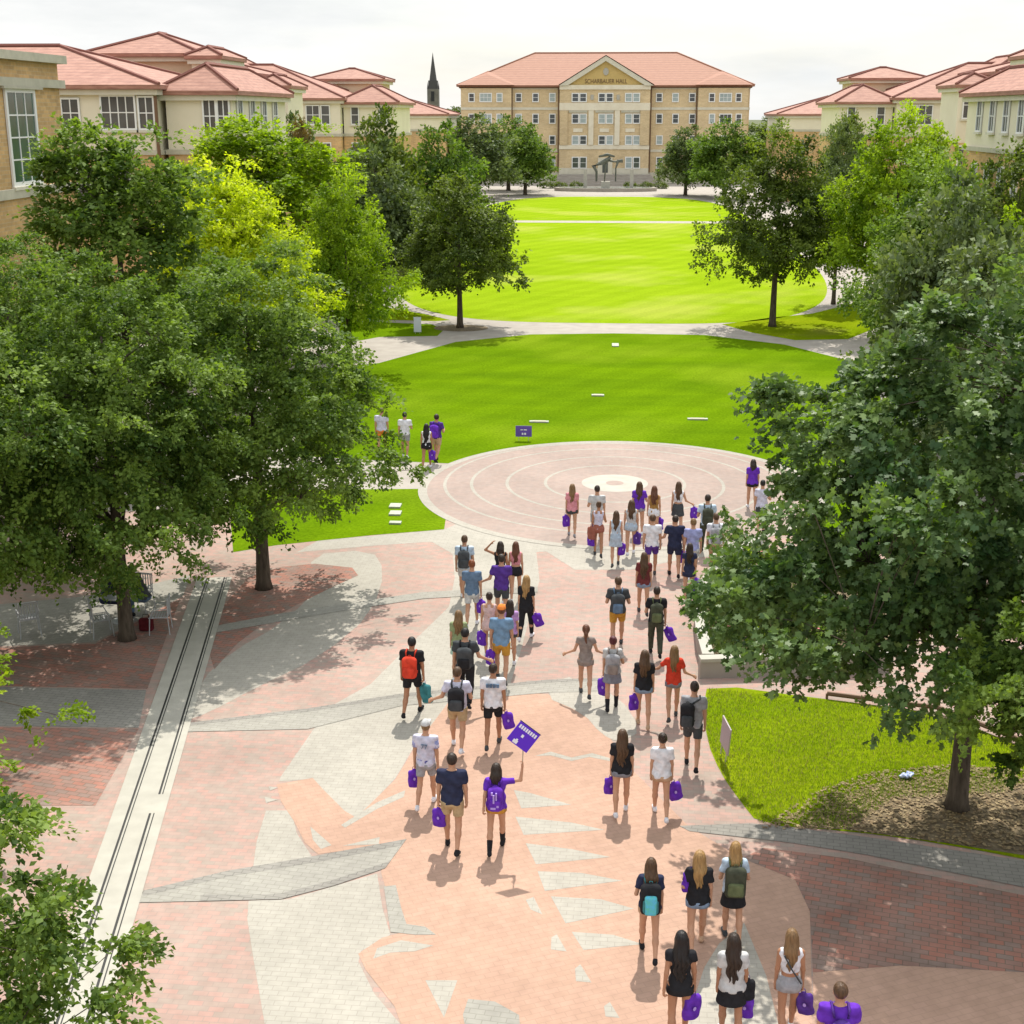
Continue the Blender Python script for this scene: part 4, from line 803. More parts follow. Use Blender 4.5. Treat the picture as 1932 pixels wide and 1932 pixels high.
    if bk != 'none':
        g = .012 if bk == 'leggings' else .02
        f.cap(pel, wst, (.158 if fm else .148)+g, (.118 if fm else .135)+g, .03, .66)
        for sgn in (-1, 1): f.ell(pel+[sgn*.06, -.055, -.03], (.087+g, .072+g, .087+g), .03)
        if bk == 'skirt': f.cap(pel, pel-[0, 0, .26], .165, .215, .03, .75, [((0, 0, pel[2]-.27), (0, 0, -1))])
        for hip, kn, an, heel, toe in (L_ if bk != 'skirt' else []):
            e = hip+(kn-hip)*min(1, ln_+.05); c = hip+(kn-hip)*ln_; n = unit(kn-hip)
            if bk in ('shorts', 'short_shorts'): f.cap(hip, hip+(kn-hip)*(ln_+.15), .095+g*.3, (.096 if bk == 'short_shorts' else .080), .03, 1., [(c, n)])
            else: f.cap(hip, kn, .084+g, .056+g, .03); f.cap(kn, an, .056+g, .042+g*.8, .03, 1., [(an-unit(an-kn)*.02, unit(an-kn))])
        wz = wst[2]-.04 if top[0] in ('crop', 'tank') else pel[2]+.0; f.cut(lambda X, Y, Z: (Z-wz)+0*X+0*Y); v_, f_ = f.surf(); link({'short_shorts': 'shorts'}.get(bk, bk), mesh_np('bottom', v_, f_), cm(bc), root)
    # ---- top
    tk, tcx = top; hem = {'tee': pel[2]-.05, 'long': pel[2]-.12, 'tank': pel[2]-.03, 'crop': pel[2]+.17, 'romper': pel[2]-.14, 'dress': pel[2]-.28, 'jacket': pel[2]-.16}[tk]
    f = Field(lo, (hi[0], hi[1], nk[2]+.03), h); g = .024 if tk in ('tee', 'jacket', 'long') else .015; torso(f, g, .03)
    if tk in ('tee', 'long', 'jacket'): f.cap(pel+[0, 0, -.1], wst, .158+g, .135+g, .05, .7)
    if tk in ('romper', 'dress'): f.cap(pel+[0, 0, .05], pel-[0, 0, .3], .160, .20, .03, .75)
    sl = {'tee': .62, 'long': .62, 'crop': .0, 'tank': 0, 'romper': .35, 'dress': .0, 'jacket': 1.}[tk]
    for s0, el, wr, v in AR:
        if sl: f.cap(s0-(el-s0)*.05, el, .058*k_+.006, .050*k_+.010, .03, 1., [(s0+(el-s0)*sl, unit(el-s0))])
        if tk == 'jacket': f.cap(el, wr, .052, .042, .02)
    f.cut(lambda X, Y, Z: (hem-Z)+0*X+0*Y); nz_ = nk[2]-.035
    f.cut(lambda X, Y, Z: (Z-nz_)+0*X+0*Y)
    if tk in ('tank', 'crop'): s_z = shz[2]-.045; f.cut(lambda X, Y, Z: np.minimum((Z-s_z), (np.abs(X)-sh*.62)*-1+.0)*0+np.maximum(Z-s_z, -1)*(1)+0*X+0*Y if False else np.minimum(Z-s_z, .035-np.abs(np.abs(X)-.075))+0*Y)
    v_, f_ = f.surf(); rw = v_-np.array([0, 0, 0])-np.stack([0*v_[:, 0], 0*v_[:, 0]+chs[1], v_[:, 2]], 1); rw[:, 2] = 0; ph = loc[0]*5+len(label)
    fold = .006*np.sin(v_[:, 2]*34+v_[:, 0]*22+ph)+.006*np.sin(v_[:, 0]*38-v_[:, 2]*19+ph*2)*np.clip((chs[2]+.08-v_[:, 2])*5, 0, 1.3)
    v_ = v_+rw/(np.linalg.norm(rw, axis=1)[:, None]+.02)*fold[:, None]
    tp_ = link({'tee': 'shirt', 'long': 'shirt', 'tank': 'tank_top', 'crop': 'crop_top', 'romper': 'romper', 'dress': 'dress', 'jacket': 'jacket'}[tk], mesh_np('top', v_, f_), cm(tcx), root); info['top'] = tp_
    # ---- shoes, socks
    for hip, kn, an, heel, toe in L_:
        f = Field(np.minimum(heel, toe)-.06, np.maximum(np.maximum(heel, toe), an)+.07, .012); f.cap(heel, toe, .040, .033, .01); f.cap(heel+[0, .01, .02], an+[0, 0, -.005], .040, .040, .02); v_, f_ = f.surf(); link('shoe', mesh_np('shoe', v_, f_), cm(shoe), root)
        if socks: f = Field(np.minimum(an, kn)-.07, np.maximum(an, kn)+.07, .012); f.cap(an, an+(kn-an)*.55, .042, .056, .0, 1., [(an+(kn-an)*.5, unit(kn-an))]); v_, f_ = f.surf(); link('sock', mesh_np('sock', v_, f_), cm(socks), root)
    # ---- hair
    hs, hc = hair; f = Field(hd-[.16, .22, .55], hd+[.16, .17, .22], .013)
    f.ell(hd+[0, -.010, .022], (.087, .103, .108), .02); zc = hd[2]; yc = hd[1]
    f.cut(lambda X, Y, Z: np.minimum(np.minimum((Y-yc)-.035, zc+.045-Z), 1)+0*X)      # open the face
    if hs in ('short', 'cap', 'bun', 'pony'): f.cut(lambda X, Y, Z: (zc-(.065 if hs == 'short' else .075))-Z+0*X+0*Y)
    if hs in ('long', 'bob', 'verylong', 'wavy'):
        L2 = {'long': .40, 'bob': .20, 'verylong': .54, 'wavy': .38}[hs]; wd = {'long': .088, 'bob': .095, 'verylong': .105, 'wavy': .115}[hs]
        bk_ = hd+[0, -.055, 0]; f.cap(bk_, bk_-[0, .055, L2*.5], .080, wd, .03, .62); f.cap(bk_-[0, .055, L2*.5], bk_-[.01, .075, L2], wd, wd*.62, .03, .48)
        for sgn in (-1, 1): f.cap(hd+[sgn*.07, -.02, 0], hd+[sgn*.085, -.06, -.17], .028, .03, .03)
    if hs == 'bun': f.ell(hd+[0, -.085, .085], (.052, .05, .05), .01)
    if hs == 'pony': f.cap(hd+[0, -.09, .05], hd+[0, -.15, -.05], .03, .04, .015); f.cap(hd+[0, -.15, -.05], hd+[0, -.135, -.26], .04, .018, .015)
    v_, f_ = f.surf(); rg3 = np.random.default_rng(len(label)); lw = np.clip((zc-v_[:, 2])*6, .3, 2.2); ph = loc[0]*9; v_ = v_+np.stack([.008*lw*np.sin(v_[:, 2]*26+ph), .006*lw*np.sin(v_[:, 0]*110+v_[:, 2]*12+ph), .010*lw*np.sin(v_[:, 0]*80+ph)*(v_[:, 2] < zc-.12)], 1)
    link('hair', mesh_np('hair', v_, f_), hair_mat(hc), root)
    if cap:
        f = Field(hd-[.13, .13, .02], hd+[.13, .22, .17], .013); f.ell(hd+[0, -.005, .03], (.094, .112, .112), .0); f.box(hd+[0, .15, .05], (.07, .07, .010), .009, .0); f.cut(lambda X, Y, Z: (zc+.035)-Z+0*X+0*Y); v_, f_ = f.surf(); link('cap', mesh_np('cap', v_, f_), cm(cap), root)
    return info
GRIP = {'down', 'side', 'up', 'swingb'}
def to_world(info, p):
    r_ = info['root']; c, s_ = math.cos(r_.rotation_euler.z), math.sin(r_.rotation_euler.z); k = info['sc']
    return Vector((r_.location.x+k*(c*p[0]-s_*p[1]), r_.location.y+k*(s_*p[0]+c*p[1]), r_.location.z+k*p[2]))
M_logo = mat_plain('pale_print', (.40,.28,.68), .7); M_whiteprint = mat_plain('white_print', (.75,.74,.8), .7)
BAGM = None
def bag_meshes():
    global BAGM
    if BAGM: return BAGM
    f = Field((-.2,-.1,-.5), (.2,.1,.02), .013); f.box((0,0,-.30), (.13,.05,.19), .045); f.cap((0,0,-.16), (0,0,-.09), .11, .04, .05, .35)
    v, fc = f.surf(); v = v+np.stack([.006*np.sin(v[:, 2]*24), .014*np.sin(v[:, 0]*30+v[:, 2]*18), .004*np.sin(v[:, 0]*30)], 1); body = mesh_np('bag_body', v, fc)
    h_ = MB(); h_.tube([(-.035,0,-.11),(-.03,0,-.03),(0,0,.0),(.03,0,-.03),(.035,0,-.11)], .006, 5); hm = bpy.data.meshes.new('bag_handle'); hm.from_pydata(h_.v, [], h_.f); hm.update()
    lg = MB()
    for s_ in (-1,):
        n = len(lg.v); pts = [(.026*math.cos(a), s_*.066, -.27+.036*math.sin(a)) for a in [k*math.pi/4 for k in range(8)]]; lg.add(pts, [tuple(range(8)) if s_ < 0 else tuple(range(8))[::-1]])
    lm = bpy.data.meshes.new('bag_logo'); lm.from_pydata(lg.v, [], lg.f); lm.update()
    hm.materials.append(cm('deep_purple')); lm.materials.append(M_logo); BAGM = (body, hm, lm); return BAGM
def bag(info, side, label, col='purple', yaw=None, tilt=0., sc=1., logo=True, name='tote_bag', cat='bag', off=(0, 0, 0)):
    s0, el, wr, v = info['AR'][0 if side == 'L' else 1]; p = to_world(info, wr+v*.085+np.array(off)); b, hm, lm = bag_meshes(); rg = random.Random(label)
    e = empty(name, p, label, cat, 'purple bags carried by the students' if col == 'purple' else None, R(info['yaw']+(yaw if yaw is not None else rg.uniform(-35, 35)))); e.rotation_euler.x = R(rg.uniform(-10, 10)); e.rotation_euler.y = R(tilt); e.scale = (sc*.87,)*3
    b_ = bpy.data.objects.new('bag_body', b); C.objects.link(b_); b_.parent = e
    if not b.materials: b.materials.append(cm('purple'))
    b_.material_slots[0].link = 'OBJECT'; b_.material_slots[0].material = cm(col)
    for nm, me in (('handle', hm),)+((('printed_mark', lm),) if logo else ()): o_ = bpy.data.objects.new(nm, me); C.objects.link(o_); o_.parent = e
    return e
def pack(info, label, col, pocket=None, panel=None, kind='backpack', w_=.30, hgt=.44, one=None):
    """backpack modelled at the wearer's back, a thing of its own"""
    shz, r_ = info['shz'], info['root']; e = empty('backpack', r_.location.copy(), label, 'backpack', None, r_.rotation_euler.z); e.scale = r_.scale
    x0 = one or 0.; c = np.array([x0, -.215, shz[2]-.26]); f = Field(c-[.2, .14, .3], c+[.2, .14, .3], .014); f.box(c, (w_/2, .085, hgt/2), .07); f.ell(c+[0, .0, hgt*.36], (w_*.42, .08, .10), .04); v, fc = f.surf(); link('pack_body', mesh_np('pack_body', v, fc), cm(col), e)
    f = Field(c-[.2, .2, .3], c+[.2, .1, .1], .014); f.box(c+[0, -.075, -.08], (w_*.38, .055, .115), .04); v, fc = f.surf(); link('pocket', mesh_np('pocket', v, fc), cm(pocket or col), e)
    if panel: f = Field(c-[.16, .2, .25], c+[.16, .05, .25], .013); f.box(c+[0, -.098, -.05], (w_*.30, .045, hgt*.33), .04); v, fc = f.surf(); link('front_panel', mesh_np('panel', v, fc), cloth_mat('galaxy_cloth', (.10,.42,.62), (.12,.50,.42), 14.), e)
    for s_ in ((-1, 1) if one is None else (1 if one < 0 else -1,)):
        sx = s_*.095 if one is None else -one*1.0; m = MB(); z = shz[2]
        m.tube([(x0+s_*.08,-.13,z-.06),(sx,-.10,z+.028),(sx,0,z+.062),(sx,.085,z+.01),(sx*1.05,.135,z-.12),(sx*1.15,.10,z-.26),(x0+s_*.13,-.12,z-.40)], .017, 6); m.build('strap', cm(pocket or col), e, True)
    m = MB(); m.tube([(x0-.03,-.19,c[2]+hgt/2-.0),(x0-.02,-.17,c[2]+hgt/2+.04),(x0+.02,-.17,c[2]+hgt/2+.04),(x0+.03,-.19,c[2]+hgt/2)], .008, 5); m.build('top_handle', cm(pocket or col), e, True); return e
def person(px, py, H, sex, hair, top, bottom, shoe, phase, arms, label, yaw=0., name='person', **kw):
    p = G(px, py, H); n = name; d = (p-cam.location).length
    return build_person('person', (p.x, p.y, .006), yaw, H-.01, sex, hair, top, bottom, shoe, phase, arms, label, h=.017 if d < 26 else .021, **kw)
def shirt_print(info, w_, hgt, z, mat, label='print', text=None, dark=False):
    """lettering block on the back of a shirt"""
    shz = info['shz']; m = MB(); y = -.16; zz = shz[2]+z
    if text: o_ = text_obj('shirt_lettering', text, hgt, (0, -.135, zz), (R(90), 0, 0), mat, info['root'], .012, sx=w_/(hgt*.6*len(text))); return o_
    for k in range(4): x = -w_/2+k*w_/4+.006; m.box(x, y+.01, zz-hgt/2, x+w_/4-.012, y+.05, zz+hgt/2)
    return m.build('shirt_print', mat, info['root'])
# ---------------------------------------------------------------- the crowd, far group to near
P_ = person
i = P_(1080,911,1.66,'f',('long','light'),('tee','pink'),('short_shorts','charcoal'),'grey',19,('down','down'),'woman in bright pink top and dark shorts, leftmost by the white disc'); bag(i,'L','purple bag held on the left by the woman in bright pink')
i = P_(1127,914,1.76,'m',('short','dark'),('tee','lgrey'),('shorts','grey'),'white',-19,('bent','down'),'man in a pale grey tee just below the white paving disc')
i = P_(1130,944,1.66,'f',('bun','brown'),('tank','lilac_white'),('short_shorts','rust'),'charcoal',19,('down','bent'),'woman in a patterned pale top with a rusty red bag on her left hip',skin=1); bag(i,'L','rust red tote on the left hip of the woman in patterned top','rust',sc=1.1,logo=False,off=(0,-.05,.25)); bag(i,'L','purple bag hanging below the rust red tote')
i = P_(1163,962,1.63,'f',('long','brown'),('tank','sky'),('skirt','pale_denim'),'charcoal',-18,('down','down'),'woman with long brown hair in a pale blue dress-like outfit'); bag(i,'R','purple bag at the right side of the woman in pale blue')
i = P_(1207,907,1.66,'f',('long','brown'),('tee','purple'),('short_shorts','grey'),'white',19,('down','bent'),'woman in a violet top beside the right rim of the white disc')
i = P_(1192,942,1.64,'f',('long','brown'),('tank','lgrey'),('short_shorts','pale_denim'),'white',-16,('down','down'),'woman in light grey tank and pale denim shorts before the woman in violet'); bag(i,'R','deep purple bag beside the pale denim shorts','deep_purple')
i = P_(1235,916,1.68,'f',('wavy','auburn'),('tank','ochre'),('short_shorts','white'),'white',12,('down','down'),'woman with auburn hair, ochre top and white shorts'); bag(i,'R','purple bag of the auburn-haired woman in white shorts')
i = P_(1281,907,1.68,'f',('long','brown'),('crop','white'),('skirt','charcoal'),'white',18,('down','side'),'woman in a white crop top and black skirt at the top right of the crowd',skin=0); bag(i,'R','purple bag held out by the woman in white crop top')
i = P_(1232,969,1.78,'m',('short','brown'),('tee','white'),('shorts','deep_purple'),'charcoal',-17,('down','down'),'man in a plain white tee and purple shorts in the middle of the far crowd')
i = P_(1275,971,1.75,'m',('short','dark'),('tee','navy'),('shorts','navy'),'black',16,('side','down'),'man dressed all in navy beside the periwinkle shirt'); bag(i,'R','purple bag beside the man in navy')
i = P_(1309,976,1.76,'m',('short','light'),('tee','peri'),('shorts','lgrey'),'white',-19,('down','down'),'man with light brown hair in a periwinkle blue shirt')
i = P_(1336,931,1.78,'m',('short','dark'),('tee','sky'),('trousers','dkolive'),'black',19,('bent','down'),'man with dark olive backpack next to the oak leaves at the far right'); pack(i,'dark olive backpack on the man by the oak leaves','dkolive')
i = P_(1352,968,1.74,'m',('short','brown'),('tee','white'),('shorts','khaki'),'white',12,('down','down'),'man in a white shirt half hidden by the oak leaves'); pack(i,'grey backpack on the half hidden man in white','grey')
i = P_(1302,1023,1.62,'f',('long','dark'),('romper','navy'),('short_shorts','navy'),'white',-18,('down','down'),'woman with long dark hair in a short navy dress by the oak leaves'); bag(i,'R','purple bag of the woman in the navy dress')
i = P_(1216,1040,1.66,'f',('verylong','brown'),('tee','maroon'),('short_shorts','denim'),'charcoal',19,('down','down'),'woman with very long brown hair in a maroon top and denim shorts')
i = P_(1167,1086,1.77,'m',('short','brown'),('tee','charcoal'),('shorts','mustard'),'charcoal',-19,('bent','bent'),'man in mustard shorts and charcoal tee with dark backpack'); pack(i,'charcoal patterned backpack on the man in mustard shorts','charcoal','slate')
i = P_(1240,1105,1.72,'m',('short','dark'),('tee','black'),('trousers','dkolive'),'black',18,('bent','down'),'man in olive long trousers with a dark backpack swinging a purple bag'); pack(i,'black-olive backpack on the man in olive trousers','dkolive','olive'); bag(i,'R','purple bag swinging right of the olive trousers',tilt=-25)
i = P_(1422,866,1.62,'f',('bob','dark'),('tee','purple'),('short_shorts','black'),'white',12,('down','down'),'person in a purple top at the right rim of the plaza circle behind leaves')
i = P_(1440,905,1.68,'m',('short','black'),('tee','lilac_white'),('shorts','charcoal'),'black',-12,('down','bent'),'man in lavender shirt right of the circle, mostly behind the oak')
# left column
i = P_(876,1008,1.77,'m',('short','brown'),('tee','sky'),('shorts','lgrey'),'white',18,('down','down'),'man with charcoal backpack over a light blue tee, farthest in the left column'); pack(i,'charcoal backpack on the man in light blue','charcoal')
i = P_(890,1054,1.76,'m',('short','red'),('tee','slate'),('shorts','lgrey'),'white',-19,('down','down'),'red-haired man in a slate blue tee and pale shorts'); bag(i,'R','purple bag held by the red-haired man in slate blue')
i = P_(944,1021,1.66,'f',('bob','dark'),('tank','black'),('short_shorts','denim'),'white',12,('hair','down'),'dark-haired woman raising her left arm to her hair',skin=1)
i = P_(973,1020,1.65,'f',('long','auburn'),('crop','pink'),('short_shorts','black'),'white',-18,('down','down'),'woman with long auburn hair, pink top and black shorts')
i = P_(946,1044,1.79,'m',('short','dark'),('tee','deep_purple'),('shorts','charcoal'),'black',18,('side','down'),'broad man in a dark purple tee and charcoal shorts')
i = P_(993,1083,1.66,'f',('long','blonde'),('long','black'),('leggings','black'),'white',-20,('down','down'),'blonde woman dressed in black top and leggings, rightmost of the left column',yaw=-8); bag(i,'R','purple bag swinging at the blonde woman in black',tilt=-20)
i = P_(923,1117,1.64,'f',('bun','dark'),('tank','pale_pink'),('short_shorts','pale_pink'),'white',13,('down','down'),'woman with dark bun in a pale pink outfit'); bag(i,'L','purple bag to the left of the pale pink outfit')
i = P_(962,1131,1.62,'f',('long','dark'),('tee','lilac'),('short_shorts','charcoal'),'white',-13,('down','down'),'woman in a lilac tee with long dark hair')
i = P_(946,1139,1.84,'m',('short','auburn'),('tee','blue'),('shorts','mustard'),'charcoal',19,('down','down'),'man in an orange cap, blue tee and mustard shorts',cap='orange'); bag(i,'L','long purple bag held low by the man in the orange cap')
i = P_(865,1151,1.64,'f',('wavy','light'),('tee','greentee'),('skirt','mint'),'white',-12,('down','down'),'woman in a mottled green top and mint skirt')
i = P_(877,1183,1.76,'m',('short','black'),('tee','charcoal'),('trousers','black'),'black',19,('down','side'),'man with black hair, dark backpack and black trousers'); pack(i,'near black backpack on the man in black trousers','charcoal','black')
i = P_(776,1200,1.76,'m',('short','black'),('long','black'),('shorts','black'),'black',-18,('down','down'),'person in black with a bright red backpack at the left of the crowd',skin=1,yaw=-6); pack(i,'bright red backpack on the person in black','red'); bag(i,'R','teal duffel bag held beside the red backpack wearer','teal',sc=1.15,logo=False,name='duffel_bag',tilt=-15)
i = P_(862,1257,1.76,'m',('short','brown'),('tee','lilac_white'),('shorts','khaki'),'white',17,('side','bent'),'man in pale lilac tee and khaki shorts with a dark brown backpack'); pack(i,'dark brown-black backpack over the pale lilac tee','black','charcoal')
i = P_(930,1250,1.80,'m',('short','dark'),('tee','white'),('shorts','black'),'charcoal',-18,('down','down'),'man in a white tee lettered across the shoulders and black shorts',skin=1); shirt_print(i,.27,.07,-.07,cm('slate')); bag(i,'R','purple bag swinging right of the lettered white tee',tilt=-12)
i = P_(802,1357,1.72,'m',('short','light'),('tee','lilac_white'),('shorts','grey'),'white',-18,('down','down'),'man in pale jersey with navy sleeves and the number on its back',cap='lgrey',yaw=-5)
shirt_print(i,.16,.13,-.14,cm('slate'),text='77'); bag(i,'L','purple bag on the left of the pale jersey')
f_ = MB()
for s0, el, wr, v in i['AR']: f_.tube([s0+(el-s0)*.08, s0+(el-s0)*.64], [.066, .062], 12)
f_.build('sleeve', cm('peri'), i['root'], True)
m_ = MB(); z_ = i['pel'][2]-.035; m_.tube([(0,0,z_),(0,0,z_+.11)], [.188,.182], 20); o_ = m_.build('shirt_hem', cloth_mat('navy_lace', (.40,.40,.6), (.05,.05,.22), 22.), i['root'], True); o_.scale = (1,.70,1)
i = P_(852,1421,1.80,'m',('short','dark'),('tee','navy'),('shorts','khaki'),'black',13,('down','down'),'man in a black-navy tee and khaki shorts in front of the jersey'); bag(i,'L','purple bag in the left hand of the man in black-navy tee')
i = P_(936,1439,1.64,'f',('bob','dark'),('tee','purple'),('short_shorts','mustard'),'black',-16,('swingb','up'),'woman in purple tee and mustard shorts holding up a purple sign',socks='black'); pk = pack(i,'purple drawstring backpack with pale print on the sign holder','purple',w_=.26,hgt=.42)
m_ = MB(); zz = i['shz'][2]
for x, z0, z1, w2 in ((-.02,-.28,-.12,.03),(.025,-.22,-.08,.025),(-.05,-.12,-.07,.03),(.05,-.36,-.32,.04),(-.03,-.40,-.36,.09)): m_.box(x-w2/2,-.35,zz+z0,x+w2/2,-.32,zz+z1)
m_.build('printed_mark', M_logo, pk)
hold = i
# right stream
i = P_(1106,1177,1.66,'f',('pony','auburn'),('romper','taupe'),('short_shorts','taupe'),'charcoal',18,('side','side'),'woman with auburn updo in a grey-brown romper walking alone')
i = P_(1157,1200,1.64,'f',('bun','maroon'),('tee','lgrey'),('skirt','greydenim'),'black',-12,('down','bent'),'woman with maroon bun, grey backpack and tall black socks',socks='black'); pack(i,'grey backpack on the woman with tall black socks','grey','taupe'); bag(i,'L','purple bag left of the grey backpack',sc=1.15)
i = P_(1217,1226,1.68,'f',('wavy','brown'),('tee','black'),('short_shorts','denim'),'tan',13,('down','down'),'woman with wavy brown hair, black tee and blue denim shorts'); bag(i,'L','purple bag in the left hand beside blue denim shorts')
i = P_(1273,1216,1.66,'f',('long','light'),('tee','red'),('short_shorts','greydenim'),'charcoal',-18,('out','side'),'woman in a red tee reaching out her left arm')
i = P_(1311,1284,1.82,'m',('short','dark'),('tee','grey'),('shorts','charcoal'),'black',17,('down','down'),'tall man in a grey tee with a black sling backpack at the lawn edge',yaw=-6); pack(i,'black backpack slung on the left shoulder of the grey tee man','black','charcoal',one=-.11,w_=.27)
i = P_(1175,1376,1.64,'f',('verylong','brown'),('tee','black'),('short_shorts','greydenim'),'white',-12,('down','down'),'woman with very long brown hair, black tee and white sneakers'); bag(i,'L','purple bag pressed to the left of the black tee')
i = P_(1251,1381,1.66,'f',('bun','dark'),('tee','white'),('short_shorts','tan'),'white',19,('down','down'),'woman with small dark bun, white tee and white sneakers'); bag(i,'R','purple bag on the right of the white tee woman',tilt=-15,sc=1.1)
# nearest group
i = P_(1229,1617,1.66,'f',('wavy','brown'),('tee','navy'),('short_shorts','tan'),'black',18,('bent','down'),'woman in navy tee with black backpack and turquoise panel'); pack(i,'black backpack with turquoise galaxy panel','black','teal',panel=True,w_=.33,hgt=.5)
i = P_(1321,1603,1.68,'f',('long','blonde'),('tee','black'),('short_shorts','denim'),'tan',-19,('bent','down'),'blonde woman in black tee with a purple bag over her left shoulder'); bag(i,'L','purple bag over the left shoulder of the blonde woman in black tee',yaw=20,off=(.02,-.30,.33),sc=1.05)
i = P_(1389,1588,1.68,'f',('long','blonde'),('tee','sky'),('skirt','black'),'charcoal',13,('bent','bent'),'blonde woman in light tee and black skirt with camouflage backpack'); pack(i,'dark camouflage backpack on the blonde woman in black skirt','dkolive','olive',w_=.34,hgt=.5)
i = P_(1287,1758,1.68,'f',('verylong','black'),('romper','black'),('short_shorts','black'),'white',-11,('swingb','down'),'woman with long black hair in a black romper near the bottom edge',skin=1); bag(i,'R','purple bag on the right of the black romper',yaw=30,sc=1.15)
i = P_(1386,1762,1.66,'f',('verylong','dark'),('tee','lgrey'),('skirt','black'),'white',12,('down','down'),'woman with very long dark hair, grey tee and black skirt at the bottom edge',skin=1); bag(i,'R','black handbag at the hip of the dark-haired woman in grey','black',sc=.9,logo=False,name='handbag',off=(.02,0,.28)); bag(i,'R','purple bag lowest in the photo under the black handbag')
i = P_(1496,1751,1.70,'f',('long','light'),('crop','white'),('short_shorts','grey'),'white',-18,('down','down'),'woman with light brown hair in white crop top and grey shorts at bottom right',skin=1); bag(i,'R','deep purple bag right of the grey shorts','deep_purple',tilt=-8)
st_ = MB(); a_ = i['shz']; st_.tube([(-.11,-.11,a_[2]-.02),(0,-.16,a_[2]-.20),(.15,-.12,a_[2]-.44)], .012, 5); st_.build('crossbody_strap', cm('charcoal'), i['root'], True)
i = P_(1588,1856,1.76,'m',('short','brown'),('tee','purple'),('shorts','khaki'),'white',12,('down','down'),'man in a purple shirt cut off by the bottom edge'); pack(i,'deep purple backpack on the man cut off by the bottom edge','deep_purple',w_=.24,hgt=.36)
# by the left walk
g2 = 'students on the walk left of the plaza circle'
i = P_(763,777,1.70,'m',('short','black'),('tee','white'),('shorts','grey'),'white',12,('down','bent'),'black-haired person in a white tee behind the elm branches',group=g2)
i = P_(804,798,1.66,'f',('verylong','black'),('tank','white'),('short_shorts','black'),'white',-18,('down','down'),'woman with very long black hair and white top on the left walk',group=g2,skin=1); bag(i,'R','purple bag of the black-haired woman on the left walk')
i = P_(823,780,1.78,'m',('short','dark'),('tee','deep_purple'),('shorts','khaki'),'black',18,('down','bent'),'man in purple tee and khaki shorts at the lawn tip',group=g2,yaw=-15); pack(i,'violet backpack on the man at the lawn tip','purple')
i = P_(719,769,1.72,'m',('short','brown'),('tee','lilac_white'),('shorts','orange'),'white',-12,('down','down'),'person in pale tee and orange shorts glimpsed through the elm leaves',group=g2)
# ---------------------------------------------------------------- the held sign
s0, el, wr, v = hold['AR'][1]; hp_ = to_world(hold, wr+v*.07)
sg = empty('hand_sign', hp_, 'purple diamond-tilted sign with white lettering held above the crowd', 'sign'); D_ = Vector((.02, .02, .42))
MB().tube([(0,0,-.12),(0,0,0),tuple(D_)], .012, 6).build('stick', mat_plain('pale_wood', (.5,.4,.3)), sg)
bd = MB(); bd.box(-.24,-.008,-.22,.24,.008,.22); b_ = bd.build('board', mat_plain('sign_purple', (.10,.02,.52), .5), sg); b_.scale = (.86,)*3; b_.location = D_+Vector((0,0,-.04))+Vector((.0,-.03,.12)); b_.rotation_euler = (R(-12), R(38), 0)
t_ = MB()
for k in range(8): x = -.20+k*.052; t_.box(x,-.013,.10,x+.036,-.009,.175)
t_.build('lettering', M_whiteprint, b_)
t_ = MB(); t_.box(-.05,-.013,-.03,.0,-.009,.03); t_.box(-.13,-.013,-.20,-.03,-.009,-.13); t_.box(-.09,-.013,-.13,-.05,-.009,-.10); t_.build('mark', M_whiteprint, b_)
b2 = MB(); b2.box(-.25,-.006,.218,.25,.010,.232); b2.build('edge', cm('navy'), b_)
# ---------------------------------------------------------------- seat wall with planting
sw = empty('seat_wall', (2.4, 29.5, 0), 'cream stone seat wall turning a corner round the flower bed', 'wall', world=True)
m = MB(); pts = [G(1305,1270), G(1303,1205), G(1312,1150), G(1340,1090), G(1385,1040)]; top = [Vector((p.x, p.y, .5)) for p in pts]
def wallrun(name, path, wd, z0, z1, mat, par):
    m_ = MB(); L1 = []; L2 = []
    for i in range(len(path)):
        d = (path[min(i+1, len(path)-1)]-path[max(0, i-1)]); d.z = 0; d.normalize(); n_ = Vector((-d.y, d.x, 0)); L1.append(path[i]+n_*wd/2); L2.append(path[i]-n_*wd/2)
    n = len(path); vs_ = [(p.x, p.y, z) for z in (z0, z1) for p in L1+L2]; k = 2*n; fs = []
    for i in range(n-1): fs += [(i, i+1, k+i+1, k+i), (n+i+1, n+i, k+n+i, k+n+i+1), (k+i, k+i+1, k+n+i+1, k+n+i), (i, n+i, n+i+1, i+1)]
    fs += [(0, k, k+n, n), (n-1, 2*n-1, k+2*n-1, k+n-1)]; m_.add(vs_, fs); return m_.build(name, mat, par)
a = G(1318,1268,.45); path = [Vector((2.55,28.2,0)), Vector((2.5,29.6,0)), Vector((2.55,31.2,0)), Vector((2.8,33.0,0)), Vector((3.4,35.0,0)), Vector((4.6,37.0,0))]
path2 = [Vector((2.35,28.0,0)), Vector((6.6,28.6,0))]
for nm, pth in (('wall_run', path), ('wall_return', path2)):
    wallrun(nm, pth, .21, 0, .40 if nm == 'wall_run' else .398, M_conc, sw); wallrun('coping', pth, .26, .402 if nm == 'wall_run' else .399, .48 if nm == 'wall_run' else .475, M_stone, sw)
sheet('planting_bed', [(2.6,28.3),(6.5,28.8),(8.5,33),(6.5,38),(4.6,36.8),(3.4,34.8),(2.8,32.8),(2.55,31)], 3, M_soil)
M_petal = mat_plain('pink_petal', (.55,.16,.18), .6)
k = 0
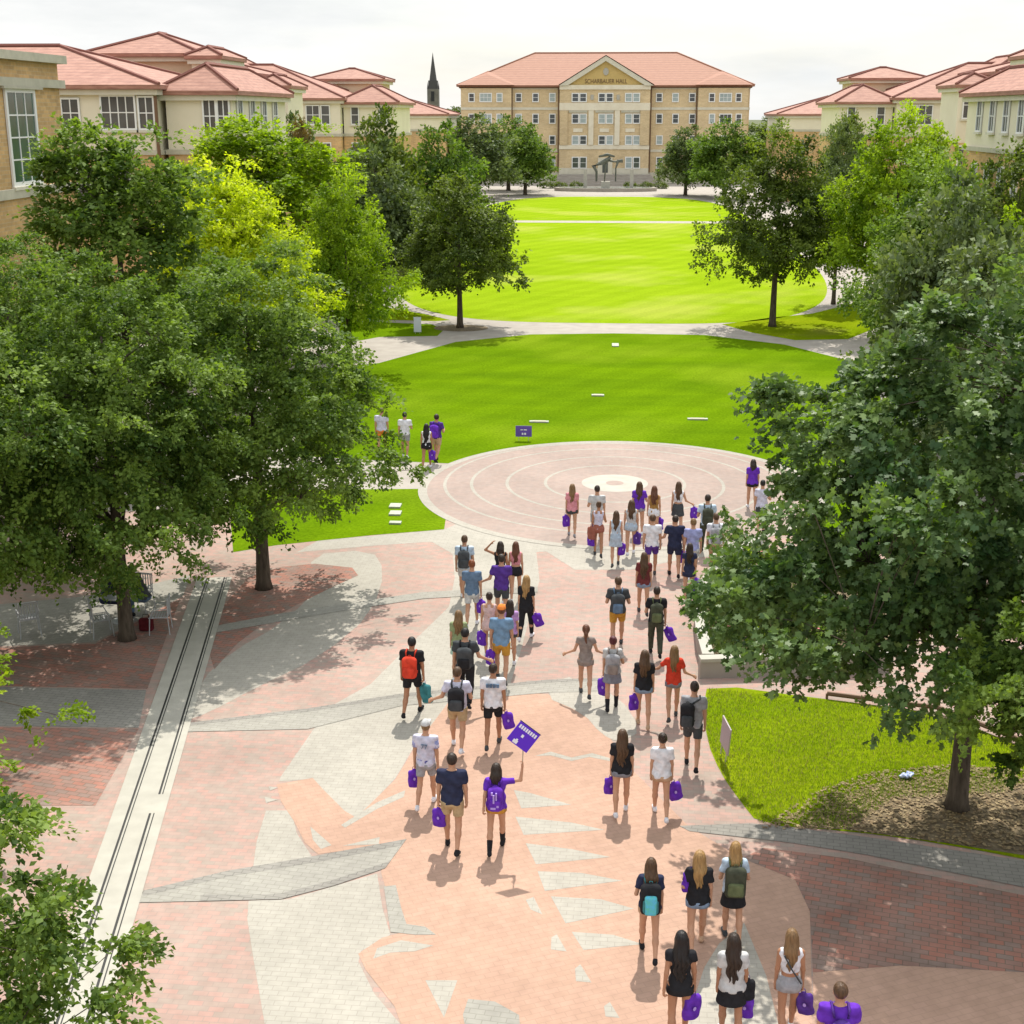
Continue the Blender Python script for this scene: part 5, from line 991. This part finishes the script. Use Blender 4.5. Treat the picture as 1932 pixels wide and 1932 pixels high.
for (x, y, r_) in ((3.3,29.4,.55),(4.1,30.4,.65),(3.3,31.2,.5),(5.0,29.6,.6),(4.2,32.4,.65),(5.4,31.3,.7),(5.0,33.6,.7),(4.4,34.9,.5),(6.2,30.2,.6)):
    me, cs = make_crown('shrub_mesh', 200+k, [(0,0,.35,r_,r_,.35,1)], 46, 28, .09, .18, mat=('elm', 'green', 'live')[k % 3], flat=.9, droop=.05)
    e = empty('flowering_shrub', (x, y, 0), ('green shrub with pink blooms inside the seat wall, ' + ('at the inner corner','behind the corner shrub','hard against the left run','by the front run','midway along the left run','in the bed centre','towards the back','farthest back','rightmost by the front run')[k]), 'shrub', 'shrubs in the walled bed')
    link('foliage', me, LEAF['elm'], e)
    fl = MB(); rr = random.Random(k)
    for j in range(12):
        a_, q = rr.uniform(0, 6.28), rr.uniform(0, r_*.9); c = Vector((q*math.cos(a_), q*math.sin(a_), .42+.28*math.sqrt(max(0, 1-(q/r_)**2))))
        fl.add([(c.x+.045*math.cos(t), c.y+.045*math.sin(t), c.z+.02*(t % 2)) for t in range(6)], [(0,1,2,3,4,5)])
    o_ = fl.build('blossoms', M_petal, e); o_['kind'] = 'stuff'; k += 1
# ---------------------------------------------------------------- signs on the lawns
def lawn_sign(px, py, w_, hh, z0, mat, label, yaw=0, lean=0, marks=None, cat='sign'):
    p = G(px, py); e = empty('lawn_sign', (p.x, p.y, .01), label, cat, None, R(yaw))
    for sx in (-1, 1): MB().tube([(sx*w_*.3,0,0),(sx*w_*.3,0,z0+.05)], .012, 5).build('stake', M_gtrim, e)
    b = MB().box(-w_/2,-.012,z0,w_/2,.012,z0+hh).build('board', mat, e)
    if marks:
        m_ = MB()
        for x0, x1, z1, z2 in marks: m_.box(x0*w_,-.018,z0+z1*hh,x1*w_,-.013,z0+z2*hh)
        m_.build('lettering', M_whiteprint, b)
    return e
lawn_sign(988,832,.62,.42,.16,mat_plain('sign_violet', (.12,.07,.36), .5),'small purple lawn sign with white mark at the top edge of the plaza circle',marks=((-.12,-.02,.18,.36),(.03,.15,.18,.36),(-.2,-.05,.60,.68),(.0,.2,.60,.68)))
lawn_sign(788,630,.42,.85,.1,mat_plain('sign_white', (.62,.66,.74), .5),'white panel sign standing in the shaded bed left of the dark round tree',marks=None)
sg_ = lawn_sign(1364,1432,.50,.60,.24,mat_plain('sign_grey', (.40,.33,.36), .5),'grey-backed sign seen almost edge on at the lawn edge by the brick walk',yaw=-77); sg_.rotation_euler.y = R(10)
lawn_sign(690,612,.7,.35,.15,MATS['sign_white'],'low pale sign half hidden by elm leaves beside the bed',marks=((-.2,.1,.3,.6),))
# flat white markers let into the grass
M_marker = mat_noise('white_marker', (.36,.38,.30), (.46,.48,.40), 8, .7)
def marker(px, py, w_, d_, label, grp, parts=None):
    p = G(px, py); e = empty('ground_marker', (p.x, p.y, .01), label, 'marker', grp)
    MB().box(-w_/2,-d_/2,0,w_/2,d_/2,.05).build('slab', M_marker, e)
    if parts: MB().box(-w_*.34,-d_/2-.004,.004,w_*.34,d_/2+.004,.056).build('grating', M_gtrim, e)
for px, py, w_, d_, l_ in ((1017,797,.78,.20,'white-ended ground grating in the grass above the purple sign'), (1316,792,.82,.20,'white-ended ground grating in the grass on the right of the middle lawn'), (1128,747,.55,.25,'faint pale grating in the middle of the lawn'), (1161,652,.36,.9,'white ground box near the top of the middle lawn')):
    marker(px, py, w_, d_, l_, 'gratings in the middle lawn', px != 1161)
for py, l_ in ((956,'pale stepping slab in the small left lawn, farthest of three'), (970,'pale stepping slab in the small left lawn, middle of three'), (988,'thin pale stepping slab in the small left lawn, nearest of three')): marker(746, py, .36, .42 if py < 980 else .22, l_, 'slabs in the small left lawn')
# litter on the right lawn
p = G(1711,1470); e = empty('crumpled_paper', (p.x, p.y, .02), 'crumpled white and blue wrapper lying on the grass left of the oak trunk', 'litter')
f = Field((-.2,-.16,0), (.2,.16,.14), .02); f.ell((-.05,0,.05), (.10,.07,.045), .03); f.ell((.06,.04,.06), (.06,.08,.05), .02); v_, f_ = f.surf(); v_ = v_+.018*np.sin(v_[:, [1, 2, 0]]*70); link('wrapper', mesh_np('wrapper', v_, f_, smooth=False), mat_noise('wrapper', (.30,.40,.75), (.7,.72,.75), 14, .5), e)
# bare ground and roots under the oak
tk = G(1805,1524); sheet('bare_soil', [(tk.x-3.0,tk.y-.9),(tk.x-2.2,tk.y+.2),(tk.x-1.2,tk.y+.9),(tk.x,tk.y+1.3),(tk.x+1.6,tk.y+1.2),(tk.x+4,tk.y+.8),(tk.x+4.5,tk.y-2.2),(G(2050,1650).x,G(2050,1645).y),(G(1932,1618).x,G(1932,1614).y),(G(1780,1592).x,G(1780,1590).y),(G(1600,1568).x,G(1600,1566).y),(tk.x-2.6,tk.y-.9)], 4, M_soil)
# low steel edging and dark rail behind the oak
ed = empty('edging_rail', (0, 0, 0), 'dark low rail along the far side of the right lawn behind the oak', 'rail'); r0, r1, r2 = G(1560,1318), G(1770,1345), G(2010,1440)
MB().tube([(r0.x,r0.y,.12),(r1.x,r1.y,.12),(r2.x,r2.y,.12)], .05, 6).build('rail', M_brown, ed)
for q in (r0, r1, (r1+r2)/2, r2): MB().tube([(q.x,q.y,0),(q.x,q.y,.12)], .03, 5).build('post', M_brown, ed)
# ---------------------------------------------------------------- cafe table and chairs under the elm
M_wmetal = mat_plain('white_metal', (.42,.43,.44), .4)
def chair(px, py, yaw, label):
    p = G(px, py); e = empty('cafe_chair', (p.x, p.y, .006), label, 'chair', 'white metal cafe chairs', R(yaw))
    s_ = MB(); 
    for k in range(7): s_.box(-.22,-.20+k*.062,.44,.22,-.155+k*.062,.455)
    s_.box(-.23,-.22,.425,-.20,.24,.439); s_.box(.20,-.22,.425,.23,.24,.439); s_.build('seat', M_wmetal, e)
    b = MB(); 
    for k in range(6): b.box(-.18+k*.066,-.235,.50,-.155+k*.066,-.222,.86)
    b.box(-.22,-.24,.86,.22,-.215,.90); b.box(-.22,-.24,.47,.22,-.218,.50); b.build('backrest', M_wmetal, e)
    for sx in (-1, 1):
        for sy in (-1, 1): MB().tube([(sx*.24,sy*.24,0),(sx*.21,sy*.21,.44)]+([(sx*.22,-.23,.9)] if sy < 0 else []), .013, 5).build('leg', M_wmetal, e)
        MB().tube([(sx*.23,-.22,.64),(sx*.25,.1,.65),(sx*.22,.2,.44)], .014, 5).build('armrest', M_wmetal, e)
chair(57,1198,30,'white metal chair standing alone at the far left in the shade'); chair(193,1198,-60,'white metal chair left of the elm trunk'); chair(304,1192,100,'white metal chair right of the elm trunk by the drain strip'); chair(268,1150,170,'white metal chair behind the elm trunk')
p = G(232,1172); tb = empty('cafe_table', (p.x, p.y, .006), 'round white metal table behind the elm trunk', 'table')
MB().prism(circ(0, 0, .52, 28), .71, .74).build('tabletop', M_wmetal, tb); MB().tube([(0,0,.02),(0,0,.71)], .03, 8).build('pedestal', M_wmetal, tb); MB().prism(circ(0, 0, .25, 20), 0, .03).build('base', M_wmetal, tb)
g3 = 'people seated at the cafe table'
p = G(207,1172); build_person('person', (p.x, p.y, .006), -70, 1.75, 'm', ('short','auburn'), ('tee','navy'), ('trousers','navy'), 'black', 0, ('lap','lap'), 'man in navy sitting on the left at the shaded cafe table', sit=True, lean=.12, group=g3, h=.02)
p = G(272,1168); build_person('person', (p.x, p.y, .006), 80, 1.72, 'm', ('short','black'), ('tee','charcoal'), ('trousers','slate'), 'black', 0, ('lap','lap'), 'person in grey leaning over the cafe table behind the trunk', sit=True, lean=.22, group=g3, h=.02)
p = G(277,1190); rb = empty('shoulder_bag', (p.x, p.y, .006), 'dark red bag on the paving right of the elm trunk', 'bag')
f = Field((-.2,-.12,0), (.2,.12,.4), .015); f.box((0,0,.16), (.17,.09,.155), .05); v_, f_ = f.surf(); link('bag_body', mesh_np('bag_body', v_, f_), cloth_mat('cloth_darkred', (.11,.015,.02)), rb); MB().tube([(-.1,0,.29),(-.06,0,.42),(.06,0,.42),(.1,0,.29)], .01, 5).build('handle', cm('black'), rb, True)

# ---------------------------------------------------------------- grass blades and leaf litter under the oak
def scatter(name, poly, n, size, mat, kindl, flat=False, seed=1):
    rg = np.random.default_rng(seed); P = np.array(poly); lo, hi = P.min(0), P.max(0); q = lo+(hi-lo)*rg.random((n*2, 2)); ins = np.zeros(len(q), bool); j = len(P)-1
    for i in range(len(P)):
        c = ((P[i, 1] > q[:, 1]) != (P[j, 1] > q[:, 1])) & (q[:, 0] < (P[j, 0]-P[i, 0])*(q[:, 1]-P[i, 1])/(P[j, 1]-P[i, 1]+1e-12)+P[i, 0]); ins ^= c; j = i
    q = q[ins][:n]; m = len(q); a = rg.random(m)*6.28; s_ = size*(.6+.8*rg.random(m)); V = np.zeros((m, 4, 3)); d = np.stack([np.cos(a), np.sin(a)], 1)
    if flat: offs = ((-.5,-.0,.012),(0,-.35,.02),(.5,0,.012),(0,.35,.018))
    else: offs = ((-.12,0,0),(.12,0,0),(.10,.35,1.),(-.02,.35,1.))
    for k, (u, v, z) in enumerate(offs):
        V[:, k, 0] = q[:, 0]+(d[:, 0]*u-d[:, 1]*v)*s_; V[:, k, 1] = q[:, 1]+(d[:, 1]*u+d[:, 0]*v)*s_; V[:, k, 2] = .008+(z*s_ if not flat else z+rg.random(m)*.01)
    me = mesh_np(name, V.reshape(-1, 3), np.arange(m*4).reshape(m, 4), smooth=False); at = me.attributes.new('tone', 'FLOAT', 'FACE'); at.data.foreach_set('value', rg.random(m).astype(np.float32)); me.materials.append(mat)
    o_ = bpy.data.objects.new(name, me); C.objects.link(o_); o_['kind'] = 'stuff'; return o_
GR = [tuple(G(*q).xy) for q in ((1337,1300),(1330,1335),(1336,1400),(1362,1460),(1397,1510),(1434,1553),(1600,1566),(1700,1500),(1950,1480),(1990,1440),(1770,1347),(1560,1322))]
M_blade = mat_leaf('grass_blade', (.13,.22,.008), (.27,.36,.02), .3); M_litter = mat_leaf('dry_leaf', (.16,.10,.045), (.38,.29,.15), .15, tcol=(1,.9,.6)); M_dryg = mat_leaf('straw_grass', (.30,.27,.10), (.45,.40,.18), .2, tcol=(1,.9,.5))
scatter('grass', GR, 42000, .03, M_blade, 'grass')
scatter('dry_grass', GR, 9000, .035, M_dryg, 'grass', seed=3)
SO = [(tk.x-3.6,tk.y-1.0),(tk.x-2.4,tk.y+.5),(tk.x-1.2,tk.y+1.3),(tk.x+.4,tk.y+1.7),(tk.x+3,tk.y+1.4),(tk.x+3.6,tk.y-1.9),tuple(G(1780,1592).xy),tuple(G(1600,1568).xy)]
scatter('leaf_litter', SO, 5200, .07, M_litter, 'litter', True, 5)
scatter('grass_tufts', [(tk.x-3.2,tk.y-.8),(tk.x-2.2,tk.y+.6),(tk.x-1.0,tk.y+1.5),(tk.x+1.5,tk.y+1.5),(tk.x+1.0,tk.y+.6),(tk.x-1.2,tk.y+.2),(tk.x-2.2,tk.y-.8)], 5200, .04, M_blade, 'grass', seed=8)
